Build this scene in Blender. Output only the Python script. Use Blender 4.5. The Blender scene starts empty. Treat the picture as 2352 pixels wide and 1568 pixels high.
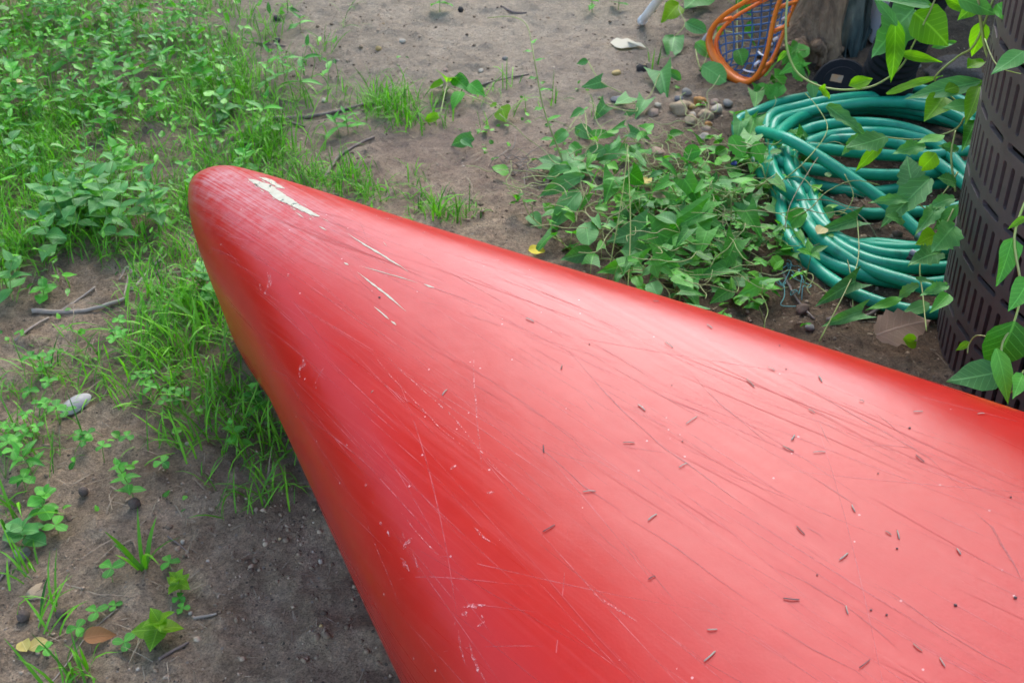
import bpy, bmesh, math, random
import numpy as np
from mathutils import Vector, Matrix, Quaternion
from mathutils.bvhtree import BVHTree

random.seed(7)
RNG = np.random.default_rng(11)
SC = bpy.context.scene
COL = SC.collection
rad = math.radians

# ------------------------------------------------------------------ camera, sky, sun, exposure
CAM_Z = 1.10
PITCH = rad(38.0)
FPX = 2522.0            # focal length in pixels of a 2352 x 1568 picture
PW, PH = 2352.0, 1568.0
cam_data = bpy.data.cameras.new('camera')
cam_data.sensor_width = 23.6
cam_data.lens = 23.6 * FPX / PW
cam_data.clip_start = 0.02
cam_data.clip_end = 400
cam_data.dof.use_dof = True
cam_data.dof.focus_distance = 1.22
cam_data.dof.aperture_fstop = 11.0
cam = bpy.data.objects.new('camera', cam_data)
cam.location = (0, 0, CAM_Z)
cam.rotation_euler = (math.pi / 2 - PITCH, 0, 0)
COL.objects.link(cam)
SC.camera = cam

SUN_EL, SUN_AZ = rad(43), rad(10)       # azimuth clockwise from +Y (ahead of the camera, a little to its right)
world = bpy.data.worlds.new('World')
SC.world = world
world.use_nodes = True
wn = world.node_tree.nodes
sky = wn.new('ShaderNodeTexSky')
sky.sky_type = 'NISHITA'
sky.sun_disc = False
sky.sun_elevation = SUN_EL
sky.sun_rotation = SUN_AZ
sky.air_density = 1.0
sky.dust_density = 1.3
sky.ozone_density = 1.0
wn['Background'].inputs['Strength'].default_value = 0.115
world.node_tree.links.new(sky.outputs['Color'], wn['Background'].inputs['Color'])
sun_data = bpy.data.lights.new('sun', 'SUN')
sun_data.energy = 0.66
sun_data.angle = rad(42)
sun_data.color = (0.98, 0.97, 1.0)
sun = bpy.data.objects.new('sun', sun_data)
sd = Vector((math.sin(SUN_AZ) * math.cos(SUN_EL), math.cos(SUN_AZ) * math.cos(SUN_EL), math.sin(SUN_EL)))
sun.rotation_euler = (-sd).to_track_quat('-Z', 'Y').to_euler()
sun.location = sd * 8
COL.objects.link(sun)
SC.view_settings.view_transform = 'Standard'
SC.view_settings.look = 'None'
SC.view_settings.gamma = 1.0
SC.view_settings.use_curve_mapping = False
SC.view_settings.exposure = 2.32
SC.cycles.use_denoising = True
SC.cycles.max_bounces = 5
SC.cycles.diffuse_bounces = 3
SC.cycles.use_adaptive_sampling = True
SC.cycles.adaptive_threshold = 0.02
SC.cycles.transparent_max_bounces = 6
SC.cycles.caustics_reflective = False
SC.cycles.caustics_refractive = False

# ------------------------------------------------------------------ helpers
def ray(x, y):
    a, b = (x - PW / 2) / FPX, (PH / 2 - y) / FPX
    return np.array([a, math.cos(PITCH) + b * math.sin(PITCH), -math.sin(PITCH) + b * math.cos(PITCH)])

def P(x, y, z=0.0):
    d = ray(x, y)
    t = (z - CAM_Z) / d[2]
    return Vector((d[0] * t, d[1] * t, z))

def PD(x, y, depth):
    d = ray(x, y)
    return Vector((d[0] * depth, d[1] * depth, CAM_Z + d[2] * depth))

def project(X, Y, Z):
    dz = Z - CAM_Z
    dep = Y * math.cos(PITCH) - dz * math.sin(PITCH)
    up = Y * math.sin(PITCH) + dz * math.cos(PITCH)
    return PW / 2 + FPX * X / dep, PH / 2 - FPX * up / dep

_LAT = np.random.default_rng(3).random((256, 256))
def vnoise(x, y):
    x = np.asarray(x, float); y = np.asarray(y, float)
    xi = np.floor(x).astype(int); yi = np.floor(y).astype(int)
    fx = x - xi; fy = y - yi
    fx = fx * fx * (3 - 2 * fx); fy = fy * fy * (3 - 2 * fy)
    a = _LAT[xi % 256, yi % 256]; b = _LAT[(xi + 1) % 256, yi % 256]
    c = _LAT[xi % 256, (yi + 1) % 256]; d = _LAT[(xi + 1) % 256, (yi + 1) % 256]
    return (a * (1 - fx) + b * fx) * (1 - fy) + (c * (1 - fx) + d * fx) * fy

def fbm(x, y, o=4):
    s = 0; a = 1; t = 0
    for i in range(o):
        s = s + a * vnoise(x * 2 ** i + 17.3 * i, y * 2 ** i + 5.1 * i); t += a; a *= 0.5
    return s / t

def gh(x, y):
    x = np.asarray(x, float); y = np.asarray(y, float)
    h = 0.05 * (fbm(x * 1.3 + 9, y * 1.3 + 4, 3) - 0.5)
    h = h + 0.012 * (fbm(x * 9 + 2, y * 9 + 31, 3) - 0.5)
    r = np.clip(fbm(x * 34, y * 34 + 50, 3) - 0.42, 0, 1)
    h = h + 0.026 * r
    h = h + 0.010 * np.clip(fbm(x * 85 + 7, y * 85 + 3, 2) - 0.45, 0, 1)
    return h

def G(px, py, dz=0.0):
    p = P(px, py)
    z = float(gh(p.x, p.y))
    p = P(px, py, z)
    return Vector((p.x, p.y, float(gh(p.x, p.y)) + dz))

def tag(o, label=None, cat=None, group=None, kind=None):
    if label: o['label'] = label
    if cat: o['category'] = cat
    if group: o['group'] = group
    if kind: o['kind'] = kind
    return o

def empty(name, loc=(0, 0, 0), **kw):
    o = bpy.data.objects.new(name, None)
    o.empty_display_size = 0.02
    o.location = loc
    COL.objects.link(o)
    return tag(o, **kw)

def link(name, me, parent=None, mat=None, M=None):
    o = bpy.data.objects.new(name, me)
    if mat is not None and len(me.materials) == 0:
        me.materials.append(mat)
    COL.objects.link(o)
    if parent is not None:
        o.parent = parent
        o.matrix_parent_inverse = Matrix.Translation(-parent.location)
    if M is not None:
        o.matrix_basis = M
    return o

def mesh(name, verts, faces, mat=None, smooth=True, uv=None, tint=None):
    me = bpy.data.meshes.new(name)
    me.from_pydata([tuple(v) for v in verts], [], faces)
    if smooth:
        me.polygons.foreach_set('use_smooth', np.ones(len(me.polygons), bool))
    if uv is not None:
        l = me.uv_layers.new(name='UVMap')
        vi = np.empty(len(me.loops), np.int32); me.loops.foreach_get('vertex_index', vi)
        l.data.foreach_set('uv', np.asarray(uv, np.float32)[vi].ravel())
    if mat is not None:
        me.materials.append(mat)
    me.update()
    return me

def big_mesh(name, V, Q, mat, uv=None, tint=None, smooth=True):
    """V (n,3), Q (m,4) quads"""
    me = bpy.data.meshes.new(name)
    n, m = len(V), len(Q)
    me.vertices.add(n); me.vertices.foreach_set('co', np.asarray(V, np.float32).ravel())
    me.loops.add(m * 4); me.loops.foreach_set('vertex_index', np.asarray(Q, np.int32).ravel())
    me.polygons.add(m)
    me.polygons.foreach_set('loop_start', np.arange(m, dtype=np.int32) * 4)
    me.update(calc_edges=True)
    me.polygons.foreach_set('use_smooth', np.full(m, smooth))
    if uv is not None:
        l = me.uv_layers.new(name='UVMap')
        l.data.foreach_set('uv', np.asarray(uv, np.float32)[np.asarray(Q).ravel()].ravel())
    if tint is not None:
        a = me.attributes.new('tint', 'FLOAT', 'POINT')
        a.data.foreach_set('value', np.asarray(tint, np.float32))
    me.materials.append(mat)
    me.validate()
    return me

def smooth_path(pts, n=6, closed=False):
    pts = [Vector(p) for p in pts]
    out = []
    N = len(pts)
    rng = range(N if closed else N - 1)
    for i in rng:
        if closed:
            p0, p1, p2, p3 = pts[(i - 1) % N], pts[i], pts[(i + 1) % N], pts[(i + 2) % N]
        else:
            p0, p1, p2, p3 = pts[max(i - 1, 0)], pts[i], pts[i + 1], pts[min(i + 2, N - 1)]
        for k in range(n):
            t = k / n
            out.append(0.5 * ((2 * p1) + (p2 - p0) * t + (2 * p0 - 5 * p1 + 4 * p2 - p3) * t * t + (3 * p1 - p0 - 3 * p2 + p3) * t ** 3))
    if not closed:
        out.append(pts[-1])
    return out

def tube_geo(path, r, sides=8, closed=False, V=None, F=None, UV=None, caps=True, flat=1.0):
    """append a tube to V, F; r is a number or a list"""
    if V is None: V, F = [], []
    n = len(path)
    rs = r if hasattr(r, '__len__') else [r] * n
    base = len(V)
    up = Vector((0.13, 0.21, 0.97)).normalized()
    prev = None
    acc = 0.0
    for i, p in enumerate(path):
        a = path[i - 1] if (i > 0 or closed) else path[i]
        b = path[(i + 1) % n] if (i < n - 1 or closed) else path[i]
        t = (b - a)
        if t.length < 1e-9: t = Vector((1, 0, 0))
        t.normalize()
        if prev is None:
            x = t.cross(up)
            if x.length < 1e-3: x = t.cross(Vector((1, 0, 0)))
            x.normalize()
        else:
            x = prev - t * prev.dot(t); x.normalize()
        y = t.cross(x)
        prev = x
        if i: acc += (p - path[i - 1]).length
        for k in range(sides):
            an = 2 * math.pi * k / sides
            V.append(p + x * (math.cos(an) * rs[i]) + y * (math.sin(an) * rs[i] * flat))
            if UV is not None: UV.append((acc, k / sides))
    seg = n if closed else n - 1
    for i in range(seg):
        j = (i + 1) % n
        for k in range(sides):
            k2 = (k + 1) % sides
            F.append((base + i * sides + k, base + i * sides + k2, base + j * sides + k2, base + j * sides + k))
    if caps and not closed:
        F.append(tuple(base + k for k in range(sides))[::-1])
        F.append(tuple(base + (n - 1) * sides + k for k in range(sides)))
    return V, F

# ------------------------------------------------------------------ materials
def new_mat(name):
    m = bpy.data.materials.new(name)
    m.use_nodes = True
    nt = m.node_tree
    b = nt.nodes['Principled BSDF']
    return m, nt, b

def nd(nt, t, **kw):
    n = nt.nodes.new(t)
    for k, v in kw.items():
        if k.startswith('i_'):
            n.inputs[int(k[2:]) if k[2:].isdigit() else k[2:].replace('_', ' ')].default_value = v
        else:
            setattr(n, k, v)
    return n

def noise(nt, scale, detail=4, rough=0.55, vec=None):
    n = nd(nt, 'ShaderNodeTexNoise')
    n.inputs['Scale'].default_value = scale
    n.inputs['Detail'].default_value = detail
    n.inputs['Roughness'].default_value = rough
    if vec is not None: nt.links.new(vec, n.inputs['Vector'])
    return n

def ramp(nt, fac, stops):
    r = nd(nt, 'ShaderNodeValToRGB')
    e = r.color_ramp.elements
    while len(e) < len(stops): e.new(0.5)
    for el, (p, c) in zip(e, stops):
        el.position = p
        el.color = (*c, 1) if len(c) == 3 else c
    nt.links.new(fac, r.inputs['Fac'])
    return r

def mixc(nt, fac, a, b, mode='MIX'):
    m = nd(nt, 'ShaderNodeMix', data_type='RGBA', blend_type=mode)
    for s, v in ((m.inputs[0], fac), (m.inputs[6], a), (m.inputs[7], b)):
        if isinstance(v, bpy.types.NodeSocket): nt.links.new(v, s)
        elif isinstance(v, (int, float)): s.default_value = v
        else: s.default_value = (*v, 1) if len(v) == 3 else v
    return m.outputs[2]

def math_n(nt, op, a, b=None, clamp=False):
    m = nd(nt, 'ShaderNodeMath', operation=op, use_clamp=clamp)
    for i, v in enumerate((a, b)):
        if v is None: continue
        if isinstance(v, bpy.types.NodeSocket): nt.links.new(v, m.inputs[i])
        else: m.inputs[i].default_value = v
    return m.outputs[0]

def bump(nt, b, h, strength=0.3, dist=0.002):
    n = nd(nt, 'ShaderNodeBump')
    n.inputs['Strength'].default_value = strength
    n.inputs['Distance'].default_value = dist
    nt.links.new(h, n.inputs['Height'])
    nt.links.new(n.outputs[0], b.inputs['Normal'])
    return n

def simple_mat(name, c1, c2=None, rough=0.6, scale=20.0, bscale=None, bstr=0.3, bdist=0.001, spec=0.5, metal=0.0, coord='Object', stretch=None):
    m, nt, b = new_mat(name)
    tc = nd(nt, 'ShaderNodeTexCoord')
    vec = tc.outputs[coord]
    if stretch:
        mp = nd(nt, 'ShaderNodeMapping'); mp.inputs['Scale'].default_value = stretch
        nt.links.new(vec, mp.inputs['Vector']); vec = mp.outputs[0]
    n = noise(nt, scale, 5, 0.6, vec)
    c2 = c2 or tuple(x * 0.6 for x in c1)
    r = ramp(nt, n.outputs['Fac'], [(0.32, c1), (0.68, c2)])
    nt.links.new(r.outputs[0], b.inputs['Base Color'])
    b.inputs['Roughness'].default_value = rough
    b.inputs['Specular IOR Level'].default_value = spec
    b.inputs['Metallic'].default_value = metal
    if bscale:
        n2 = noise(nt, bscale, 6, 0.65, vec)
        bump(nt, b, n2.outputs['Fac'], bstr, bdist)
    return m

def leaf_mat(name, dark, light, back=0.27, rough=0.42, use_tint=False, vein=0.42):
    m, nt, b = new_mat(name)
    uv = nd(nt, 'ShaderNodeUVMap')
    sep = nd(nt, 'ShaderNodeSeparateXYZ'); nt.links.new(uv.outputs[0], sep.inputs[0])
    au = math_n(nt, 'ABSOLUTE', math_n(nt, 'SUBTRACT', sep.outputs[0], 0.5))
    if use_tint:
        at = nd(nt, 'ShaderNodeAttribute', attribute_name='tint'); rnd = at.outputs['Fac']
    else:
        rnd = nd(nt, 'ShaderNodeObjectInfo').outputs['Random']
    tc = nd(nt, 'ShaderNodeTexCoord')
    ns = noise(nt, 45, 3, 0.6, tc.outputs['Object'])
    f = math_n(nt, 'ADD', math_n(nt, 'MULTIPLY', rnd, 0.75), math_n(nt, 'MULTIPLY', ns.outputs['Fac'], 0.3), clamp=True)
    r = ramp(nt, f, [(0.1, dark), (0.55, tuple((a + c) / 2 for a, c in zip(dark, light))), (0.95, light)])
    mid = math_n(nt, 'SUBTRACT', 1.0, math_n(nt, 'MULTIPLY', au, 26.0), clamp=True)
    sv = math_n(nt, 'SINE', math_n(nt, 'MULTIPLY', math_n(nt, 'SUBTRACT', sep.outputs[1], math_n(nt, 'MULTIPLY', au, 0.55)), 46.0))
    sv = math_n(nt, 'MULTIPLY', math_n(nt, 'SUBTRACT', sv, 0.86, clamp=True), 3.0, clamp=True)
    v = math_n(nt, 'MAXIMUM', mid, sv)
    col = mixc(nt, math_n(nt, 'MULTIPLY', v, vein), r.outputs[0], tuple(min(1, c * 1.7 + 0.05) for c in light))
    nt.links.new(col, b.inputs['Base Color'])
    b.inputs['Roughness'].default_value = rough
    b.inputs['Specular IOR Level'].default_value = 0.33
    bump(nt, b, math_n(nt, 'ADD', math_n(nt, 'MULTIPLY', v, -1.0), ns.outputs['Fac']), 0.35, 0.0012)
    tr = nd(nt, 'ShaderNodeBsdfTranslucent')
    tcol = mixc(nt, 1.0, col, (1.15, 1.6, 0.25), 'MULTIPLY')
    nt.links.new(tcol, tr.inputs['Color'])
    mx = nd(nt, 'ShaderNodeMixShader'); mx.inputs[0].default_value = back
    nt.links.new(b.outputs[0], mx.inputs[1]); nt.links.new(tr.outputs[0], mx.inputs[2])
    nt.links.new(mx.outputs[0], nt.nodes['Material Output'].inputs['Surface'])
    return m

M_leaf = leaf_mat('leaf_bindweed', (0.03, 0.16, 0.014), (0.14, 0.46, 0.045))
M_leafw = leaf_mat('leaf_weed', (0.032, 0.17, 0.015), (0.14, 0.47, 0.045), rough=0.45)
M_leafg = leaf_mat('leaf_greyish', (0.055, 0.19, 0.04), (0.14, 0.38, 0.085), rough=0.5)
M_leafb = leaf_mat('leaf_bright', (0.12, 0.30, 0.012), (0.26, 0.46, 0.02), back=0.55)
M_leafs = leaf_mat('leaf_mass', (0.018, 0.10, 0.006), (0.19, 0.54, 0.04), use_tint=True)
M_grass = leaf_mat('grass_blade', (0.018, 0.11, 0.004), (0.24, 0.60, 0.03), use_tint=True, vein=0.05, rough=0.4)
M_straw = leaf_mat('dead_straw', (0.16, 0.11, 0.07), (0.40, 0.31, 0.21), use_tint=True, vein=0.0, back=0.1, rough=0.8)
M_stem = simple_mat('green_stem', (0.17, 0.30, 0.06), (0.24, 0.33, 0.08), 0.5, 30)
M_vine = simple_mat('vine_stem', (0.26, 0.36, 0.06), (0.30, 0.30, 0.10), 0.5, 30)
M_wood = simple_mat('dry_wood', (0.24, 0.18, 0.14), (0.12, 0.09, 0.07), 0.85, 60, 140, 0.6, 0.002)
M_bark = simple_mat('bark', (0.46, 0.29, 0.16), (0.12, 0.07, 0.04), 0.9, 14, 22, 1.0, 0.03, stretch=(3, 3, 0.45))
M_orange = simple_mat('orange_plastic', (0.92, 0.22, 0.02), (0.85, 0.18, 0.015), 0.38, 18, 60, 0.1, 0.001)
M_blue = simple_mat('blue_cord', (0.08, 0.18, 0.36), (0.05, 0.11, 0.24), 0.8, 90, 500, 0.5, 0.001)
M_navy = simple_mat('navy_tube', (0.015, 0.025, 0.07), (0.01, 0.015, 0.04), 0.45, 20)
M_white = simple_mat('white_plastic', (0.82, 0.83, 0.84), (0.72, 0.73, 0.74), 0.45, 14)
M_black = simple_mat('black_plastic', (0.006, 0.007, 0.009), (0.011, 0.012, 0.014), 0.7, 25, 200, 0.15, 0.001, spec=0.2)
M_grey = simple_mat('grey_plastic', (0.22, 0.23, 0.25), (0.17, 0.18, 0.19), 0.4, 30)
M_metal = simple_mat('dull_metal', (0.35, 0.35, 0.36), (0.25, 0.25, 0.26), 0.4, 50, metal=0.9)
M_gun = simple_mat('black_vinyl', (0.02, 0.02, 0.022), None, 0.5, 30)

# ------------------------------------------------------------------ ground
def ground_material():
    m, nt, b = new_mat('bare_soil')
    tc = nd(nt, 'ShaderNodeTexCoord'); o = tc.outputs['Object']
    n1 = noise(nt, 1.6, 4, 0.6, o); n2 = noise(nt, 14, 6, 0.7, o); n3 = noise(nt, 120, 4, 0.7, o); n4 = noise(nt, 0.9, 3, 0.5, o)
    base = ramp(nt, n2.outputs['Fac'], [(0.30, (0.21, 0.14, 0.083)), (0.5, (0.43, 0.305, 0.19)), (0.70, (0.60, 0.45, 0.30))])
    red = ramp(nt, n1.outputs['Fac'], [(0.50, (0, 0, 0)), (0.70, (1, 1, 1))])
    c = mixc(nt, math_n(nt, 'MULTIPLY', red.outputs[0], 0.5), base.outputs[0], (0.31, 0.20, 0.135))
    grey = ramp(nt, n4.outputs['Fac'], [(0.45, (0, 0, 0)), (0.62, (1, 1, 1))])
    c = mixc(nt, math_n(nt, 'MULTIPLY', grey.outputs[0], 0.45), c, (0.38, 0.29, 0.195))
    sp = ramp(nt, n3.outputs['Fac'], [(0.32, (0.48, 0.47, 0.46)), (0.50, (1, 1, 1)), (0.68, (1.4, 1.37, 1.33))])
    c = mixc(nt, 0.8, c, sp.outputs[0], 'MULTIPLY')
    n6 = noise(nt, 380, 3, 0.7, o)
    s6 = ramp(nt, n6.outputs['Fac'], [(0.34, (0.5, 0.49, 0.48)), (0.5, (1, 1, 1)), (0.66, (1.4, 1.38, 1.35))])
    c = mixc(nt, 0.8, c, s6.outputs[0], 'MULTIPLY')
    # specks of pale grit
    vo = nd(nt, 'ShaderNodeTexVoronoi'); vo.inputs['Scale'].default_value = 110; nt.links.new(o, vo.inputs['Vector'])
    g = math_n(nt, 'LESS_THAN', vo.outputs['Distance'], 0.22)
    sc = nd(nt, 'ShaderNodeSeparateColor'); nt.links.new(vo.outputs['Color'], sc.inputs[0])
    g2 = math_n(nt, 'MULTIPLY', g, math_n(nt, 'GREATER_THAN', sc.outputs[0], 0.72))
    gc = ramp(nt, sc.outputs[1], [(0.0, (.04, .032, .026)), (0.55, (.09, .07, .05)), (0.6, (.34, .29, .23)), (0.85, (.40, .35, .28)), (1.0, (.36, .24, .11))])
    c = mixc(nt, math_n(nt, 'MULTIPLY', g2, 0.85), c, gc.outputs[0])
    # darker soil round the hose and vines
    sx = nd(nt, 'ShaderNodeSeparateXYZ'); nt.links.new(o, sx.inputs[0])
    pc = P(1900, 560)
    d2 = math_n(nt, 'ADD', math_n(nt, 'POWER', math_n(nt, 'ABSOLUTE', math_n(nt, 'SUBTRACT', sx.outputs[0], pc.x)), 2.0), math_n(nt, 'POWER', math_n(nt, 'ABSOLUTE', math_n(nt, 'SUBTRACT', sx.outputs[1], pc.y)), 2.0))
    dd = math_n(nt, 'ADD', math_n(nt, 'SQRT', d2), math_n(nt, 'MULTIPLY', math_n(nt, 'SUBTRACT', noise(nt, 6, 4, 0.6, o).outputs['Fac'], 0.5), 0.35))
    for (qx, qy, ra, rb, tint_, k_) in ((1000, 60, .5, 1.1, (.50, .43, .33), .95), (1990, 110, .3, .62, (.03, .022, .016), 1.5), (150, 280, .45, 1.05, (.07, .055, .032), 1.0), (500, 900, .1, .35, (.12, .09, .055), .8), (1060, 350, .10, .32, (.26, .14, .10), .7), (640, 1340, .18, .5, (.17, .12, .08), .35), (1450, 210, .1, .4, (.17, .12, .095), .5)):  # soil tone patches; the near-black one behind the hose paints in deep shade
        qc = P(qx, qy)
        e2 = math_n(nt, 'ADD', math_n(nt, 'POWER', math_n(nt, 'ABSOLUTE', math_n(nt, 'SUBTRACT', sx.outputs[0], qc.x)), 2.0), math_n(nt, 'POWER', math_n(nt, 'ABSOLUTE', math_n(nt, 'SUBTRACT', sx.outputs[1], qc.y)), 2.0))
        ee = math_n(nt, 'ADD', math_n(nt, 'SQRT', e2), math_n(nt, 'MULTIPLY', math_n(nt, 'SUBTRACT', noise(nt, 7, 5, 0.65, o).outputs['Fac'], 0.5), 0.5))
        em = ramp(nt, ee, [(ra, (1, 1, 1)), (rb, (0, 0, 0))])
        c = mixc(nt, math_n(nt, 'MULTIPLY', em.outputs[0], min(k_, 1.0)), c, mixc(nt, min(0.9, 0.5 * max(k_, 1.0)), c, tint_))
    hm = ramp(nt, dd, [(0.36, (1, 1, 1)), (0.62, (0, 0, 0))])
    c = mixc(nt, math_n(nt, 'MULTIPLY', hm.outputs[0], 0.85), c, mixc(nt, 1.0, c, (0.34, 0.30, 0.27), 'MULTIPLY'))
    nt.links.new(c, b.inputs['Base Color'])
    b.inputs['Roughness'].default_value = 0.92
    b.inputs['Specular IOR Level'].default_value = 0.25
    n5 = noise(nt, 55, 9, 0.8, o)
    bump(nt, b, n5.outputs['Fac'], 1.0, 0.02)
    return m
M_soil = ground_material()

def axis(lo, hi, step, far):
    a = np.arange(lo, hi + step / 2, step)
    g = []; s = step; x = 0
    while x < far:
        s *= 1.35; x += s; g.append(x)
    g = np.array(g)
    return np.concatenate([lo - g[::-1], a, hi + g])
gx = axis(-1.8, 1.9, 0.008, 60); gy = axis(0.5, 3.4, 0.008, 60)
XX, YY = np.meshgrid(gx, gy, indexing='ij')
ZZ = gh(XX, YY)
nx, ny = XX.shape
idx = np.arange(nx * ny).reshape(nx, ny)
Q = np.stack([idx[:-1, :-1], idx[1:, :-1], idx[1:, 1:], idx[:-1, 1:]], -1).reshape(-1, 4)
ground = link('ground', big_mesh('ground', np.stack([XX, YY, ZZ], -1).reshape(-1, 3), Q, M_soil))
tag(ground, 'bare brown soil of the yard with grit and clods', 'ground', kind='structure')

# ------------------------------------------------------------------ canoe
HP = [-0.4441, 1.4259, -0.8333, 0.3514, 0.3649, 0.3777, 0.3911, 0.4041, 0.0282, 0.1091, 0.0141, 0.0496, 0.1005, 0.1865, 0.2983, 0.3837, 2.4272, 4.1221, 0.1712, 0.3342, 0.1098]
UK = np.array([0, .12, .3, .6, 1.0, 1.5, 2.35])
def spline(xk, yk, x):
    n = len(xk); h = np.diff(xk); A = np.zeros((n, n)); r = np.zeros(n); A[0, 0] = A[-1, -1] = 1
    for i in range(1, n - 1):
        A[i, i - 1] = h[i - 1]; A[i, i] = 2 * (h[i - 1] + h[i]); A[i, i + 1] = h[i]
        r[i] = 3 * ((yk[i + 1] - yk[i]) / h[i] - (yk[i] - yk[i - 1]) / h[i - 1])
    c = np.linalg.solve(A, r); i = np.clip(np.searchsorted(xk, x) - 1, 0, n - 2)
    dx = x - xk[i]; b = (yk[i + 1] - yk[i]) / h[i] - h[i] * (2 * c[i] + c[i + 1]) / 3; dd = (c[i + 1] - c[i]) / (3 * h[i])
    return yk[i] + b * dx + c[i] * dx ** 2 + dd * dx ** 3

def hull_sections(u, na=46, ntt=14):
    p = HP
    K = spline(UK, np.array([p[3], p[4], p[5], p[6], p[7], p[7] + p[8], p[7] + p[8] + .01]), u)
    rs = p[9]
    K = K - np.where(u < rs, rs * (1 - np.sqrt(np.clip(1 - (1 - u / rs) ** 2, 0, 1))), 0)
    st = p[10]; k = np.clip(u / (2 * st), 0, 1)
    B = st * np.sqrt(k * (2 - k)) + spline(UK, np.array([0, p[11], p[12], p[13], p[14], p[15], .45]), u)
    mix = 1 - np.exp(-(u / 0.5) ** 1.3)
    q = p[16] + (p[17] - p[16]) * mix
    Hh = p[18] * (.5 + .5 * mix)
    a = np.linspace(0, np.pi / 2, na)
    a = np.clip(a ** 1.35 * (np.pi / 2) ** -0.35, 0, np.pi / 2)
    v = B[:, None] * np.sin(a)[None] ** (2 / q[:, None]); w = K[:, None] - Hh[:, None] * (1 - np.clip(np.cos(a), 0, 1)[None] ** (2 / q[:, None]))
    t = np.linspace(0, 1, ntt + 1)[1:]
    gz = np.clip(K - Hh - 0.02, 0.0, .2)
    mixt = 1 - np.exp(-(u / 0.2) ** 1.2)
    v2 = B[:, None] * (1 - p[19] * mixt[:, None] * t ** 1.6); w2 = (K - Hh)[:, None] - gz[:, None] * t
    return np.concatenate([v, v2], 1), np.concatenate([w, w2], 1)

def hull_world(u, v, w):
    p = HP
    c, s = math.cos(p[20]), math.sin(p[20]); v, w = v * c - w * s, v * s + w * c
    d = (math.cos(p[2]), math.sin(p[2]))
    return np.stack([p[0] + d[0] * u - d[1] * v, p[1] + d[1] * u + d[0] * v, w], -1)

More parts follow.
